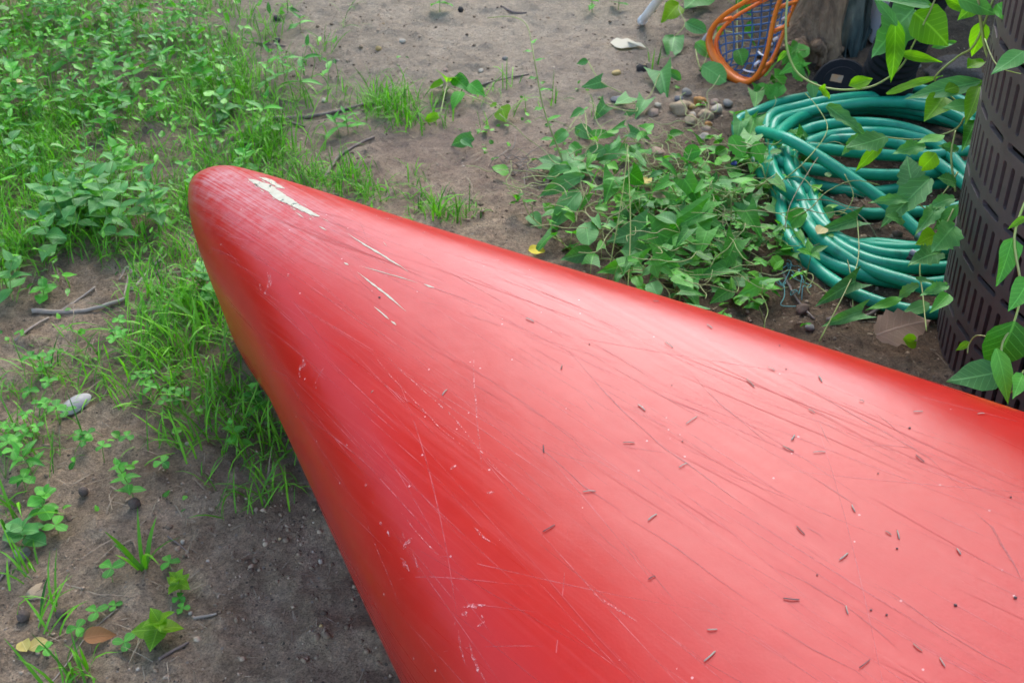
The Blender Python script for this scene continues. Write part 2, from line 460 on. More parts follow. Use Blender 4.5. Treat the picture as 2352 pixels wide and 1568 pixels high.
def hull_material():
    m, nt, b = new_mat('red_hull')
    uv = nd(nt, 'ShaderNodeUVMap')
    mp = nd(nt, 'ShaderNodeMapping'); mp.inputs['Scale'].default_value = (1.2, 110, 1)
    nt.links.new(uv.outputs[0], mp.inputs['Vector'])
    mp2 = nd(nt, 'ShaderNodeMapping'); mp2.inputs['Scale'].default_value = (2.6, 330, 1); mp2.inputs['Rotation'].default_value = (0, 0, 0.06)
    nt.links.new(uv.outputs[0], mp2.inputs['Vector'])
    s1 = noise(nt, 1.0, 4, 0.6, mp.outputs[0]); s2 = noise(nt, 1.0, 4, 0.7, mp2.outputs[0])
    tc = nd(nt, 'ShaderNodeTexCoord'); o = tc.outputs['Object']
    big = noise(nt, 3.5, 3, 0.5, o); fine = noise(nt, 420, 2, 0.5, o); mid = noise(nt, 22, 4, 0.6, o)
    streak = math_n(nt, 'MULTIPLY', math_n(nt, 'ADD', s1.outputs['Fac'], s2.outputs['Fac']), 0.5)
    # more wear on the bottom (v near the keel)
    sep = nd(nt, 'ShaderNodeSeparateXYZ'); nt.links.new(uv.outputs[0], sep.inputs[0])
    av = math_n(nt, 'ABSOLUTE', sep.outputs[1])
    wear = ramp(nt, av, [(0.16, (1, 1, 1)), (0.30, (0.12, 0.12, 0.12))])
    red = ramp(nt, mid.outputs['Fac'], [(0.3, (0.42, 0.010, 0.005)), (0.7, (0.45, 0.013, 0.007))])
    lightstreak = ramp(nt, streak, [(0.50, (0, 0, 0)), (0.66, (1, 1, 1))])
    f = math_n(nt, 'MULTIPLY', math_n(nt, 'MULTIPLY', lightstreak.outputs[0], wear.outputs[0]), 0.07)
    c = mixc(nt, f, red.outputs[0], (0.70, 0.20, 0.19))
    vo = nd(nt, 'ShaderNodeTexVoronoi'); vo.inputs['Scale'].default_value = 95; nt.links.new(o, vo.inputs['Vector'])
    sc = nd(nt, 'ShaderNodeSeparateColor'); nt.links.new(vo.outputs['Color'], sc.inputs[0])
    dot = math_n(nt, 'MULTIPLY', math_n(nt, 'LESS_THAN', vo.outputs['Distance'], 0.10), math_n(nt, 'GREATER_THAN', sc.outputs[0], 0.88))
    c = mixc(nt, math_n(nt, 'MULTIPLY', dot, 0.6), c, (0.75, 0.42, 0.38))
    # grey abrasion round the keel at the tip
    zu = ramp(nt, sep.outputs[0], [(0.03, (0, 0, 0)), (0.10, (1, 1, 1)), (0.22, (0.8, 0.8, 0.8)), (0.48, (0, 0, 0))])
    zv = ramp(nt, av, [(0.02, (1, 1, 1)), (0.085, (0, 0, 0))])
    ab = ramp(nt, math_n(nt, 'ADD', math_n(nt, 'MULTIPLY', s2.outputs['Fac'], 0.6), math_n(nt, 'MULTIPLY', noise(nt, 60, 5, 0.7, o).outputs['Fac'], 0.4)), [(0.42, (0, 0, 0)), (0.62, (1, 1, 1))])
    f3 = math_n(nt, 'MULTIPLY', math_n(nt, 'MULTIPLY', zu.outputs[0], zv.outputs[0]), math_n(nt, 'MULTIPLY', ab.outputs[0], 0.75))
    c = mixc(nt, f3, c, (0.50, 0.30, 0.27))
    film = ramp(nt, noise(nt, 5, 6, 0.65, o).outputs['Fac'], [(0.40, (0, 0, 0)), (0.70, (1, 1, 1))])
    c = mixc(nt, math_n(nt, 'MULTIPLY', film.outputs[0], 0.06), c, (0.50, 0.13, 0.09))
    nt.links.new(c, b.inputs['Base Color'])
    rr = ramp(nt, streak, [(0.38, (0, 0, 0)), (0.64, (1, 1, 1))])
    rgh = math_n(nt, 'ADD', 0.27, math_n(nt, 'MULTIPLY', math_n(nt, 'MULTIPLY', rr.outputs[0], wear.outputs[0]), 0.11))
    nt.links.new(rgh, b.inputs['Roughness'])
    b.inputs['Specular IOR Level'].default_value = 0.29
    hsum = math_n(nt, 'ADD', math_n(nt, 'MULTIPLY', math_n(nt, 'MULTIPLY', streak, wear.outputs[0]), 0.014), math_n(nt, 'MULTIPLY', fine.outputs['Fac'], 0.06))
    hsum = math_n(nt, 'ADD', hsum, math_n(nt, 'MULTIPLY', big.outputs['Fac'], 2.4))
    hsum = math_n(nt, 'ADD', hsum, math_n(nt, 'MULTIPLY', noise(nt, 11, 3, 0.5, o).outputs['Fac'], 0.9))
    bump(nt, b, hsum, 0.35, 0.0028)
    return m
M_hull = hull_material()

def build_canoe():
    u1 = 2.35 * np.linspace(0, 1, 150) ** 1.9
    u1[0] = 1e-5
    v, w = hull_sections(u1)
    n, k = v.shape
    rows_u = np.concatenate([u1, 4.70 - u1[-2::-1]])
    vv = np.concatenate([v, v[-2::-1]]); ww = np.concatenate([w, w[-2::-1]])
    V = np.concatenate([-vv[:, :0:-1], vv], 1); Wd = np.concatenate([ww[:, :0:-1], ww], 1)
    cols = V.shape[1]
    U = np.repeat(rows_u[:, None], cols, 1)
    wob = 0.0016 * (fbm(U * 7 + 3, V * 7 + 9, 2) - 0.5)
    X = hull_world(U, V, Wd + wob)
    idx = np.arange(len(rows_u) * cols).reshape(len(rows_u), cols)
    Q = np.stack([idx[:-1, :-1], idx[:-1, 1:], idx[1:, 1:], idx[1:, :-1]], -1).reshape(-1, 4)
    # arc length across for uv
    dv = np.diff(V, axis=1); dw = np.diff(Wd, axis=1)
    s = np.concatenate([np.zeros((len(rows_u), 1)), np.cumsum(np.hypot(dv, dw), 1)], 1)
    s = s - s[:, cols // 2][:, None]
    uv = np.stack([U, s], -1).reshape(-1, 2)
    root = empty('canoe', (HP[0], HP[1], 0), label='scratched red canoe lying upside down across the yard', cat='canoe')
    me = big_mesh('hull', X.reshape(-1, 3), Q, M_hull, uv=uv)
    hull = link('hull', me, root)
    bm = bmesh.new(); bm.from_mesh(me)
    bmesh.ops.remove_doubles(bm, verts=bm.verts, dist=0.00012)
    bmesh.ops.recalc_face_normals(bm, faces=bm.faces)
    bm.faces.ensure_lookup_table()
    f = max(bm.faces, key=lambda f: f.calc_center_median().z)
    if f.normal.z < 0: bmesh.ops.reverse_faces(bm, faces=bm.faces)
    bm.to_mesh(me); bm.free()
    so = hull.modifiers.new('thickness', 'SOLIDIFY'); so.thickness = 0.005; so.offset = -1
    for side in (0, -1):
        path = [Vector(p) + Vector((0, 0, -0.004)) for p in X[(rows_u > 0.35) & (rows_u < 4.35)][::2, side]]
        vs, fs = tube_geo(path, 0.011, 8)
        link('gunwale', mesh('gunwale', vs, fs, M_gun), root)
    me.calc_loop_triangles()
    bv = BVHTree.FromPolygons([v.co.copy() for v in me.vertices], [tuple(p.vertices) for p in me.polygons])
    return root, hull, bv
canoe, hull, HBVH = build_canoe()

def on_hull(px, py, lift=0.0):
    d = Vector(ray(px, py)).normalized()
    loc, nrm, i, dist = HBVH.ray_cast(Vector((0, 0, CAM_Z)), d)
    if loc is None: return None, None
    if nrm.dot(d) > 0: nrm = -nrm
    return loc + nrm * lift, nrm

def C(ox, oy):
    """reader for coordinates noted on a 2.296x enlargement whose corner is at (ox, oy) of the 4096 px photograph"""
    return lambda x, y: ((ox + x / 2.2959) * 0.57422, (oy + y / 2.2959) * 0.57422)

def hull_strip(pts, w, V, F, lift=0.00025, jag=0.0, taper=True):
    """a thin ribbon hugging the hull along picture points; w in metres"""
    loc = []
    for i in range(len(pts) - 1):
        a, b = pts[i], pts[i + 1]
        L = math.hypot(b[0] - a[0], b[1] - a[1]); n = max(2, int(L / 9))
        for k in range(n + (i == len(pts) - 2)):
            t = k / n
            p, nr = on_hull(a[0] + (b[0] - a[0]) * t, a[1] + (b[1] - a[1]) * t, lift)
            if p is not None: loc.append((p, nr))
    if len(loc) < 3: return
    base = len(V); N = len(loc)
    for i, (p, nr) in enumerate(loc):
        t = (loc[min(i + 1, N - 1)][0] - loc[max(i - 1, 0)][0]).normalized()
        s = nr.cross(t)
        e = 1.0
        if taper: e = max(0.12, min(1.0, min(i, N - 1 - i) / (N * 0.28)))
        j1 = 1 + jag * random.uniform(-1, 1); j2 = 1 + jag * random.uniform(-1, 1)
        V.append(p + s * (w * 0.5 * e * j1)); V.append(p - s * (w * 0.5 * e * j2))
    for i in range(N - 1):
        F.append((base + 2 * i, base + 2 * i + 1, base + 2 * i + 3, base + 2 * i + 2))

M_cream = simple_mat('cream_core', (0.52, 0.48, 0.34), (0.44, 0.38, 0.26), 0.7, 120, 300, 0.4, 0.0006)
M_pale = simple_mat('pale_scratch', (0.62, 0.13, 0.12), (0.56, 0.05, 0.045), 0.5, 30)
M_chalk = simple_mat('chalky_scuff', (0.72, 0.32, 0.28), (0.68, 0.08, 0.07), 0.6, 170)
M_dark = simple_mat('dark_scratch', (0.30, 0.045, 0.045), (0.48, 0.022, 0.018), 0.45, 34)
nt_c = M_cream.node_tree
nc_ = noise(nt_c, 260, 4, 0.7, nd(nt_c, 'ShaderNodeTexCoord').outputs['Object'])
nt_c.links.new(ramp(nt_c, nc_.outputs['Fac'], [(0.22, (0, 0, 0)), (0.31, (1, 1, 1))]).outputs[0], nt_c.nodes['Principled BSDF'].inputs['Alpha'])
nt_ = M_chalk.node_tree; b_0 = nt_.nodes['Principled BSDF']
na_ = noise(nt_, 330, 4, 0.7, nd(nt_, 'ShaderNodeTexCoord').outputs['Object'])
nt_.links.new(ramp(nt_, na_.outputs['Fac'], [(0.46, (0, 0, 0)), (0.60, (0.85, 0.85, 0.85))]).outputs[0], b_0.inputs['Alpha'])
def faded(m, scale, lo, hi, amax):
    nt = m.node_tree
    n = noise(nt, scale, 4, 0.7, nd(nt, 'ShaderNodeTexCoord').outputs['Object'])
    nt.links.new(ramp(nt, n.outputs['Fac'], [(lo, (0, 0, 0)), (hi, (amax,) * 3)]).outputs[0], nt.nodes['Principled BSDF'].inputs['Alpha'])
faded(M_pale, 34, .32, .58, .85); faded(M_dark, 30, .28, .60, .95)
M_deep = simple_mat('red_scratch', (0.44, 0.018, 0.016), (0.50, 0.02, 0.015), 0.55, 30)

def hull_wear():
    c6 = C(1024, 683)
    # cream worn patch on the keel: upper and lower edge read across the wear
    up = [(-60, 78), (0, 88), (60, 108), (130, 128), (200, 178), (290, 238), (345, 268), (400, 312), (480, 355), (550, 396), (600, 424)]
    lo = [(-60, 86), (0, 136), (40, 158), (110, 192), (150, 236), (205, 274), (270, 300), (330, 328), (410, 362), (500, 407), (590, 429)]
    V, F = [], []
    def sheet(up, lo, sub=7, cols=4, jag=5):
        base = len(V); rows = []
        for i in range(len(up) - 1):
            for k in range(sub):
                t = k / sub
                a = (up[i][0] + (up[i + 1][0] - up[i][0]) * t, up[i][1] + (up[i + 1][1] - up[i][1]) * t)
                b = (lo[i][0] + (lo[i + 1][0] - lo[i][0]) * t, lo[i][1] + (lo[i + 1][1] - lo[i][1]) * t)
                ja, jb = random.uniform(-jag, jag), random.uniform(-jag, jag)
                a = (a[0] + ja * 2.5, a[1] + ja); b = (b[0] + jb * 2.5, b[1] + jb)
                rows.append([(a[0] + (b[0] - a[0]) * s / cols, a[1] + (b[1] - a[1]) * s / cols) for s in range(cols + 1)])
        for r in rows:
            for q in r:
                p, nr = on_hull(*c6(*q), 0.0004)
                V.append(p)
        for i in range(len(rows) - 1):
            for s in range(cols):
                o = base + i * (cols + 1) + s
                F.append((o, o + 1, o + cols + 2, o + cols + 1))
    sheet(up, lo)
    sheet([(38, 62), (90, 68), (150, 88), (210, 130), (265, 163)], [(38, 70), (100, 98), (150, 126), (210, 158), (268, 168)], jag=4)
    for k in range(46):                       # ragged slivers breaking up the edge of the wear
        t = random.random(); i = min(int(t * (len(up) - 1)), len(up) - 2); e = random.choice((up, lo))
        x, y = e[i][0] + random.uniform(-20, 50), e[i][1] + random.uniform(-16, 16) + random.uniform(0, 20)
        L_ = random.uniform(14, 60); h_ = random.uniform(1.5, 5)
        sheet([(x, y - h_ * .3), (x + L_ * .5, y + L_ * .28 - h_), (x + L_, y + L_ * .58)], [(x, y + h_ * .3), (x + L_ * .5, y + L_ * .28 + h_), (x + L_, y + L_ * .58 + .6)], sub=2, cols=1, jag=.6)
    o = link('worn_patch', mesh('worn_patch', V, F, M_cream), hull)
    o['label'] = 'cream patch worn through the red at the canoe tip'
    for pts, w, jg in [
        ([(610, 435), (680, 475)], 0.0010, 0.3),
        ([(840, 575), (890, 612), (1000, 680), (1100, 740), (1190, 795), (1265, 840), (1330, 880), (1400, 930)], 0.0030, 0.35),
        ([(930, 930), (1020, 1000), (1110, 1070), (1200, 1140), (1300, 1225), (1378, 1292)], 0.0027, 0.3),
        ([(1085, 1250), (1160, 1310), (1225, 1368)], 0.0026, 0.3),
        ([(1238, 1380), (1288, 1418)], 0.0032, 0.3),
        ([(808, 843), (852, 868)], 0.0035, 0.4),
        ([(950, 876), (1080, 910), (1200, 945), (1340, 985), (1490, 1033)], 0.0016, 0.3),
        ([(1545, 1042), (1640, 1076)], 0.0032, 0.4),
        ([(580, 512), (650, 550)], 0.0020, 0.4),
        ([(360, 380), (440, 436)], 0.0020, 0.4),
        ([(1170, 655), (1200, 695)], 0.0012, 0.3)]:
        V, F = [], []
        hull_strip([c6(*p) for p in pts], w * .72, V, F, 0.0004, jg + .2)
        if V: link('gouge', mesh('gouge', V, F, M_cream), hull)
    V, F = [], []
    c7 = C(2048, 2048)
    hull_strip([c7(735, 735), c7(900, 850), c7(1050, 940), c7(1145, 1000)], 0.0018, V, F, 0.0004, 0.2)
    link('gouge', mesh('gouge', V, F, M_chalk), hull)
    # dark creases read from the photograph
    V, F = [], []
    c3 = C(2048, 1366); c4 = C(3072, 1366); c8 = C(3072, 2048)
    for cc, pts, w in [
        (c6, [(150, 520), (260, 610), (360, 690), (440, 745)], .0008),
        (c6, [(300, 750), (480, 830), (640, 900), (800, 975), (960, 1060), (1050, 1150)], .0009),
        (c6, [(590, 385), (760, 490), (900, 580), (1050, 665), (1150, 735)], .0009),
        (c6, [(1380, 700), (1540, 780), (1700, 882)], .0009),
        (c6, [(1730, 905), (2000, 1060), (2200, 1170), (2450, 1310)], .0012),
        (c6, [(1500, 1035), (1650, 1085), (1900, 1170), (2050, 1242)], .0009),
        (c6, [(850, 890), (930, 990), (1100, 1140), (1165, 1205)], .0010),
        (c6, [(960, 872), (1080, 905), (1200, 938), (1340, 978), (1480, 1025)], .0009),
        (c6, [(450, 560), (600, 640), (730, 760), (830, 820)], .0008),
        (c6, [(940, 430), (1000, 580), (1030, 660)], .0006),
        (c6, [(1480, 1195), (1700, 1240), (1860, 1300)], .0006),
        (c6, [(1870, 1315), (2100, 1370), (2351, 1470)], .0009),
        (c3, [(440, 0), (560, 130), (700, 290), (820, 430), (1000, 620), (1180, 780), (1400, 980), (1600, 1110), (1800, 1260), (2100, 1480), (2260, 1590)], .0022),
        (c3, [(0, 800), (160, 910), (330, 1030), (500, 1180), (660, 1330), (850, 1450), (1040, 1580)], .0018),
        (c3, [(720, 0), (950, 130), (1130, 240), (1280, 340)], .0016),
        (c3, [(1640, 270), (1760, 420), (1900, 560), (2060, 690), (2351, 930)], .0022),
        (c3, [(560, 20), (900, 220), (1300, 450), (1700, 680), (2100, 900)], .0010),
        (c3, [(0, 520), (300, 700), (560, 900), (760, 1120)], .0010),
        (c3, [(640, 500), (860, 748)], .0009),
        (c3, [(920, 940), (1200, 990), (1460, 1030)], .0009),
        (c3, [(0, 890), (200, 940), (500, 1060), (900, 1150)], .0007),
        (c4, [(0, 250), (400, 450), (800, 680), (1300, 960), (1500, 1080), (1900, 1480)], .0018),
        (c4, [(470, 740), (530, 880), (580, 960)], .0020),
        (c4, [(860, 560), (1100, 740), (1350, 960)], .0014),
        (c4, [(30, 420), (300, 560), (700, 760)], .0012),
        (c4, [(820, 960), (1100, 950), (1400, 985)], .0012),
        (c4, [(100, 1080), (500, 1300), (900, 1560)], .0014),
        (c8, [(1900, 0), (2060, 140), (2140, 290), (2250, 460), (2340, 640)], .0036),
        (c8, [(900, 610), (1200, 780), (1600, 1080), (2000, 1320), (2351, 1500)], .0016),
        (c8, [(0, 480), (350, 640), (700, 850), (1000, 1080), (1250, 1300)], .0014),
        (c8, [(340, 130), (470, 200), (530, 270)], .0014),
        (c8, [(0, 1000), (400, 1250), (800, 1450), (950, 1568)], .0013),
        (c7, [(960, 0), (1200, 130), (1500, 320), (1900, 620), (2300, 900)], .0013),
        (c7, [(1000, 220), (1200, 480), (1320, 600), (1450, 760), (1560, 880)], .0009),
        (c7, [(600, 0), (900, 290), (1100, 440)], .0009)]:
        V, F = [], []
        hull_strip([cc(*p) for p in pts], w * 0.5, V, F, 0.0003, 0.35)
        if V: link('crease', mesh('crease', V, F, M_dark), hull)
    # pale scuffs on the flank
    V, F = [], []
    for cc, pts, w in [
        (c6, [(35, 1035), (50, 1105)], .004), (c6, [(100, 925), (125, 990), (110, 1080), (85, 1120), (105, 1145)], .004), (c6, [(130, 930), (135, 1060)], .004),
        (c6, [(15, 540), (35, 590)], .002), (c6, [(290, 940), (300, 975)], .003), (c6, [(1800, 850), (2050, 830), (2351, 815)], .002), (c6, [(1100, 440), (1280, 440), (1400, 450)], .003)]:
        V, F = [], []
        hull_strip([cc(*p) for p in pts], w, V, F, 0.0003, 0.6)
        if V: link('scuff', mesh('scuff', V, F, M_chalk), hull)
    c1 = C(1024, 1366); c2 = C(1024, 2048)
    for cc, pts, w in [
        (c1, [(425, 150), (440, 200), (400, 260), (405, 330)], .006), (c1, [(455, 190), (440, 260)], .004), (c1, [(640, 210), (560, 350), (520, 440)], .0012),
        (c1, [(555, 405), (550, 435)], .003), (c1, [(835, 930), (825, 980)], .003), (c1, [(1100, 1440), (1060, 1500)], .002), (c1, [(1005, 1300), (1015, 1330)], .004),
        (c1, [(1800, 1150), (1815, 1165)], .012), (c1, [(2120, 1390), (2200, 1380)], .003), (c1, [(2000, 0), (2000, 350), (2030, 700), (2060, 1000), (2080, 1200)], .0014),
        (c1, [(1070, 110), (1250, 330), (1450, 540), (1700, 800), (1950, 1000)], .0013), (c1, [(1100, 30), (1400, 330), (1800, 680), (2100, 1050), (2351, 1300)], .0014),
        (c1, [(390, 960), (470, 1140), (560, 1340), (620, 1500)], .0008),
        (c2, [(1180, 150), (1215, 190), (1240, 230)], .004), (c2, [(1140, 85), (1150, 120)], .004), (c2, [(1340, 180), (1370, 240)], .003), (c2, [(1440, 230), (1390, 280), (1350, 340)], .006),
        (c2, [(1330, 420), (1370, 470), (1410, 540)], .005), (c2, [(1440, 370), (1470, 450), (1500, 550)], .002), (c2, [(1000, 50), (1060, 200), (1110, 330), (1240, 640), (1330, 880)], .0009),
        (c2, [(1900, 870), (1990, 860), (2110, 850)], .005), (c2, [(1890, 930), (1960, 930)], .006), (c2, [(2070, 940), (2090, 1010), (2030, 1050)], .003), (c2, [(1830, 990), (1830, 1030)], .003),
        (c2, [(1860, 1080), (1880, 1250), (1930, 1400)], .002), (c2, [(1330, 0), (1450, 150), (1600, 320), (1750, 460)], .0013), (c2, [(1960, 1200), (2020, 1400), (2120, 1568)], .003),
        (c2, [(1980, 110), (2080, 220), (2200, 300)], .0025)]:
        V, F = [], []
        hull_strip([cc(*p) for p in pts], w * 0.8, V, F, 0.0003, 0.7)
        if V: link('scuff', mesh('scuff', V, F, M_chalk), hull)
    # fine scratches along the bottom, too many to count
    def scatter(n, mat, name, lift, wlo, whi, vmax, seed, ang):
        r = random.Random(seed); V, F = [], []
        for _ in range(n):
            u0 = r.uniform(0.04, 1.75); L = r.uniform(0.03, 0.32)
            a = r.gauss(0, ang)
            v0 = r.uniform(-1, 1) * vmax
            pts = []
            N = 9
            cv = r.gauss(0, 0.05)
            for k in range(N):
                t = k / (N - 1)
                u = u0 + L * t
                vf = v0 + (L * t * math.tan(a) + cv * (t * L) ** 2) * 2.2
                pts.append((u, vf))
            loc = []
            for u, vf in pts:
                # point on the section: shoot from above along -z
                B = float(np.interp(u, UK, [0.01, .06, .11, .2, .31, .39, .45]))
                q = hull_world(np.array(u), np.array(vf * B), np.array(0.9))
                l, nr, i, d = HBVH.ray_cast(Vector(q), Vector((0, 0, -1)))
                if l is None: continue
                if nr.z < 0: nr = -nr
                loc.append((l + nr * lift, nr))
            if len(loc) < 3: continue
            w = r.uniform(wlo, whi); base = len(V); M_ = len(loc)
            for i, (p, nr) in enumerate(loc):
                t = (loc[min(i + 1, M_ - 1)][0] - loc[max(i - 1, 0)][0]).normalized(); s = nr.cross(t)
                e = max(0.15, math.sin(math.pi * i / (M_ - 1)))
                V += [p + s * w * e * 0.5, p - s * w * e * 0.5]
            for i in range(M_ - 1): F.append((base + 2 * i, base + 2 * i + 1, base + 2 * i + 3, base + 2 * i + 2))
        o = link(name, mesh(name, V, F, mat), hull)
        o['kind'] = 'stuff'
    scatter(330, M_pale, 'pale_scratches', 0.0002, 0.0003, 0.0008, 0.85, 5, 0.11)
    scatter(80, M_deep, 'red_scratches', 0.00024, 0.0003, 0.0008, 0.75, 6, 0.10)
    scatter(70, M_dark, 'dark_scratches', 0.00022, 0.0002, 0.0005, 0.8, 8, 0.14)
    scatter(30, M_pale, 'cross_scratches', 0.0002, 0.0004, 0.0009, 0.9, 9, 0.7)
hull_wear()

def hull_litter():
    c3 = C(2048, 1366); c4 = C(3072, 1366); c7 = C(2048, 2048); c8 = C(3072, 2048); cb = C(2048, 683); c1 = C(1024, 1366)
    tan = simple_mat('dry_needle', (0.26, 0.19, 0.13), (0.15, 0.10, 0.07), 0.7, 90)
    gre = simple_mat('green_needle', (0.30, 0.30, 0.21), (0.20, 0.21, 0.17), 0.6, 90)
    dk = simple_mat('dark_needle', (0.10, 0.06, 0.05), (0.05, 0.03, 0.03), 0.7, 90)
    L = [(c3, 1440, 30, 35, 90), (c3, 2190, 385, 45, 100), (c3, 1190, 610, 40, 90), (c3, 1650, 725, -35, 120), (c3, 1075, 932, 2, 105), (c3, 1570, 1140, -30, 85),
         (c3, 290, 990, 88, 65), (c3, 710, 1380, -4, 115), (c3, 455, 240, -75, 40), (c4, 30, 255, 25, 70), (c4, 480, 345, 60, 65), (c4, 400, 640, 28, 65),
         (c4, 1375, 648, -2, 85), (c4, 1395, 1075, 40, 100), (c4, 230, 885, -60, 60), (c4, 185, 985, 25, 115), (c4, 470, 1018, -2, 110), (c4, 1955, 668, -6, 70), (c4, 860, 550, 6, 45), (c4, 785, 1535, 65, 70),
         (c7, 340, 150, -30, 125), (c7, 1290, 50, -36, 100), (c7, 1285, 605, -28, 75), (c7, 1840, 1080, -3, 95), (c7, 1815, 1325, -42, 140),
         (c8, 300, 170, 46, 105), (c8, 695, 410, -40, 105), (c8, 215, 800, 5, 155), (c8, 725, 900, 76, 75), (c8, 1105, 195, 33, 65), (c8, 1195, 210, 76, 80), (c8, 1750, 365, 55, 65),
         (c8, 1375, 1245, 38, 110), (c8, 1600, 1380, 58, 90), (c8, 885, 1395, -38, 120), (cb, 165, 1375, 25, 80), (cb, 1325, 1205, 0, 55), (cb, 1815, 1435, 35, 60), (c1, 1735, 470, -52, 70), (c1, 1070, 465, -50, 30)]
    needles, seeds = [], []
    for i, (cc, x, y, a, ln) in enumerate(L):
        dx, dy = math.cos(rad(a)) * ln / 2, math.sin(rad(a)) * ln / 2
        p, n1 = on_hull(*cc(x - dx, y - dy), 0.0012); q, n2 = on_hull(*cc(x + dx, y + dy), 0.0009)
        if p is None or q is None: continue
        m = (p + q) / 2 + n1 * 0.0005 + (q - p).cross(n1) * random.uniform(-.05, .05)
        path = smooth_path([p, m, q], 3)
        vs, fs = tube_geo([v - m for v in path], [random.uniform(.0003, .0005)] + [random.uniform(.0004, .00065)] * (len(path) - 2) + [random.uniform(.0002, .0006)], 6, flat=0.6)
        mt = [gre, tan, gre, gre, tan, gre, dk][i % 7]
        if (cc is c8 and i == 25) or (cc is c7 and i in (20, 22)): mt = dk
        o = link('conifer_needle', mesh('conifer_needle', vs, fs, mt))
        o.location = m
        needles.append(o)
    for cc, x, y, s in [(c8, 1720, 855, 18), (c8, 2270, 785, 18), (c8, 1185, 335, 12), (c8, 945, 900, 12), (c8, 1090, 945, 12), (c8, 450, 578, 10), (c4, 165, 258, 9), (c4, 105, 42, 10), (c4, 1300, 795, 14),
                        (c3, 1565, 918, 9), (c3, 1468, 404, 8), (c3, 712, 28, 9), (C(1024, 683), 1135, 1165, 16), (c4, 2228, 1430, 12), (c4, 1010, 1213, 10)]:
        p, n = on_hull(*cc(x, y), 0.0008)
        bm = bmesh.new(); bmesh.ops.create_icosphere(bm, subdivisions=2, radius=s * 0.00006)
        for v in bm.verts: v.co *= 1 + random.uniform(-.2, .2)
        me = bpy.data.meshes.new('seed'); bm.to_mesh(me); bm.free(); me.materials.append(dk)
        o = link('seed', me); o.location = p; o.scale = (1.3, 1, 0.8)
        seeds.append(o)
    ones = 'first second third fourth fifth sixth seventh eighth ninth tenth eleventh twelfth thirteenth fourteenth fifteenth sixteenth seventeenth eighteenth nineteenth'.split()
    def nth(n):
        if n < 20: return ones[n - 1]
        t = {2: 'twent', 3: 'thirt', 4: 'fort'}[n // 10]
        return t + 'ieth' if n % 10 == 0 else t + 'y-' + ones[n % 10 - 1]
    tip = Vector((HP[0], HP[1], 0.3))
    for k, o in enumerate(sorted(needles, key=lambda o: (o.location - tip).length)):
        tag(o, 'dry conifer needle on the red hull, %s nearest to the canoe tip' % nth(k + 1), 'needle', 'needles on the red hull')
    for k, o in enumerate(sorted(seeds, key=lambda o: (o.location - tip).length)):
        tag(o, 'tiny dark seed speck on the red hull, %s nearest to the canoe tip' % nth(k + 1), 'seed', 'seed specks on the red hull')

hull_litter()

# ------------------------------------------------------------------ green hose
def hose_material():
    m, nt, b = new_mat('green_hose')
    uv = nd(nt, 'ShaderNodeUVMap')
    sep = nd(nt, 'ShaderNodeSeparateXYZ'); nt.links.new(uv.outputs[0], sep.inputs[0])
    a = math_n(nt, 'SINE', math_n(nt, 'ADD', math_n(nt, 'MULTIPLY', sep.outputs[0], 900.0), math_n(nt, 'MULTIPLY', sep.outputs[1], 50.27)))
    c = math_n(nt, 'SINE', math_n(nt, 'SUBTRACT', math_n(nt, 'MULTIPLY', sep.outputs[0], 900.0), math_n(nt, 'MULTIPLY', sep.outputs[1], 50.27)))
    br = math_n(nt, 'MULTIPLY', a, c)
    tc = nd(nt, 'ShaderNodeTexCoord')
    n = noise(nt, 26, 5, 0.65, tc.outputs['Object'])
    r = ramp(nt, n.outputs['Fac'], [(0.30, (0.005, 0.15, 0.08)), (0.40, (0.009, 0.27, 0.145)), (0.72, (0.018, 0.36, 0.20))])
    col = mixc(nt, math_n(nt, 'MULTIPLY', math_n(nt, 'ADD', br, 1.0), 0.12), r.outputs[0], (0.03, 0.36, 0.20))
    nt.links.new(col, b.inputs['Base Color'])
    b.inputs['Roughness'].default_value = 0.34
    b.inputs['Specular IOR Level'].default_value = 0.38
    bump(nt, b, br, 0.12, 0.0006)
    return m
M_hose = hose_material()
HR = 0.0115
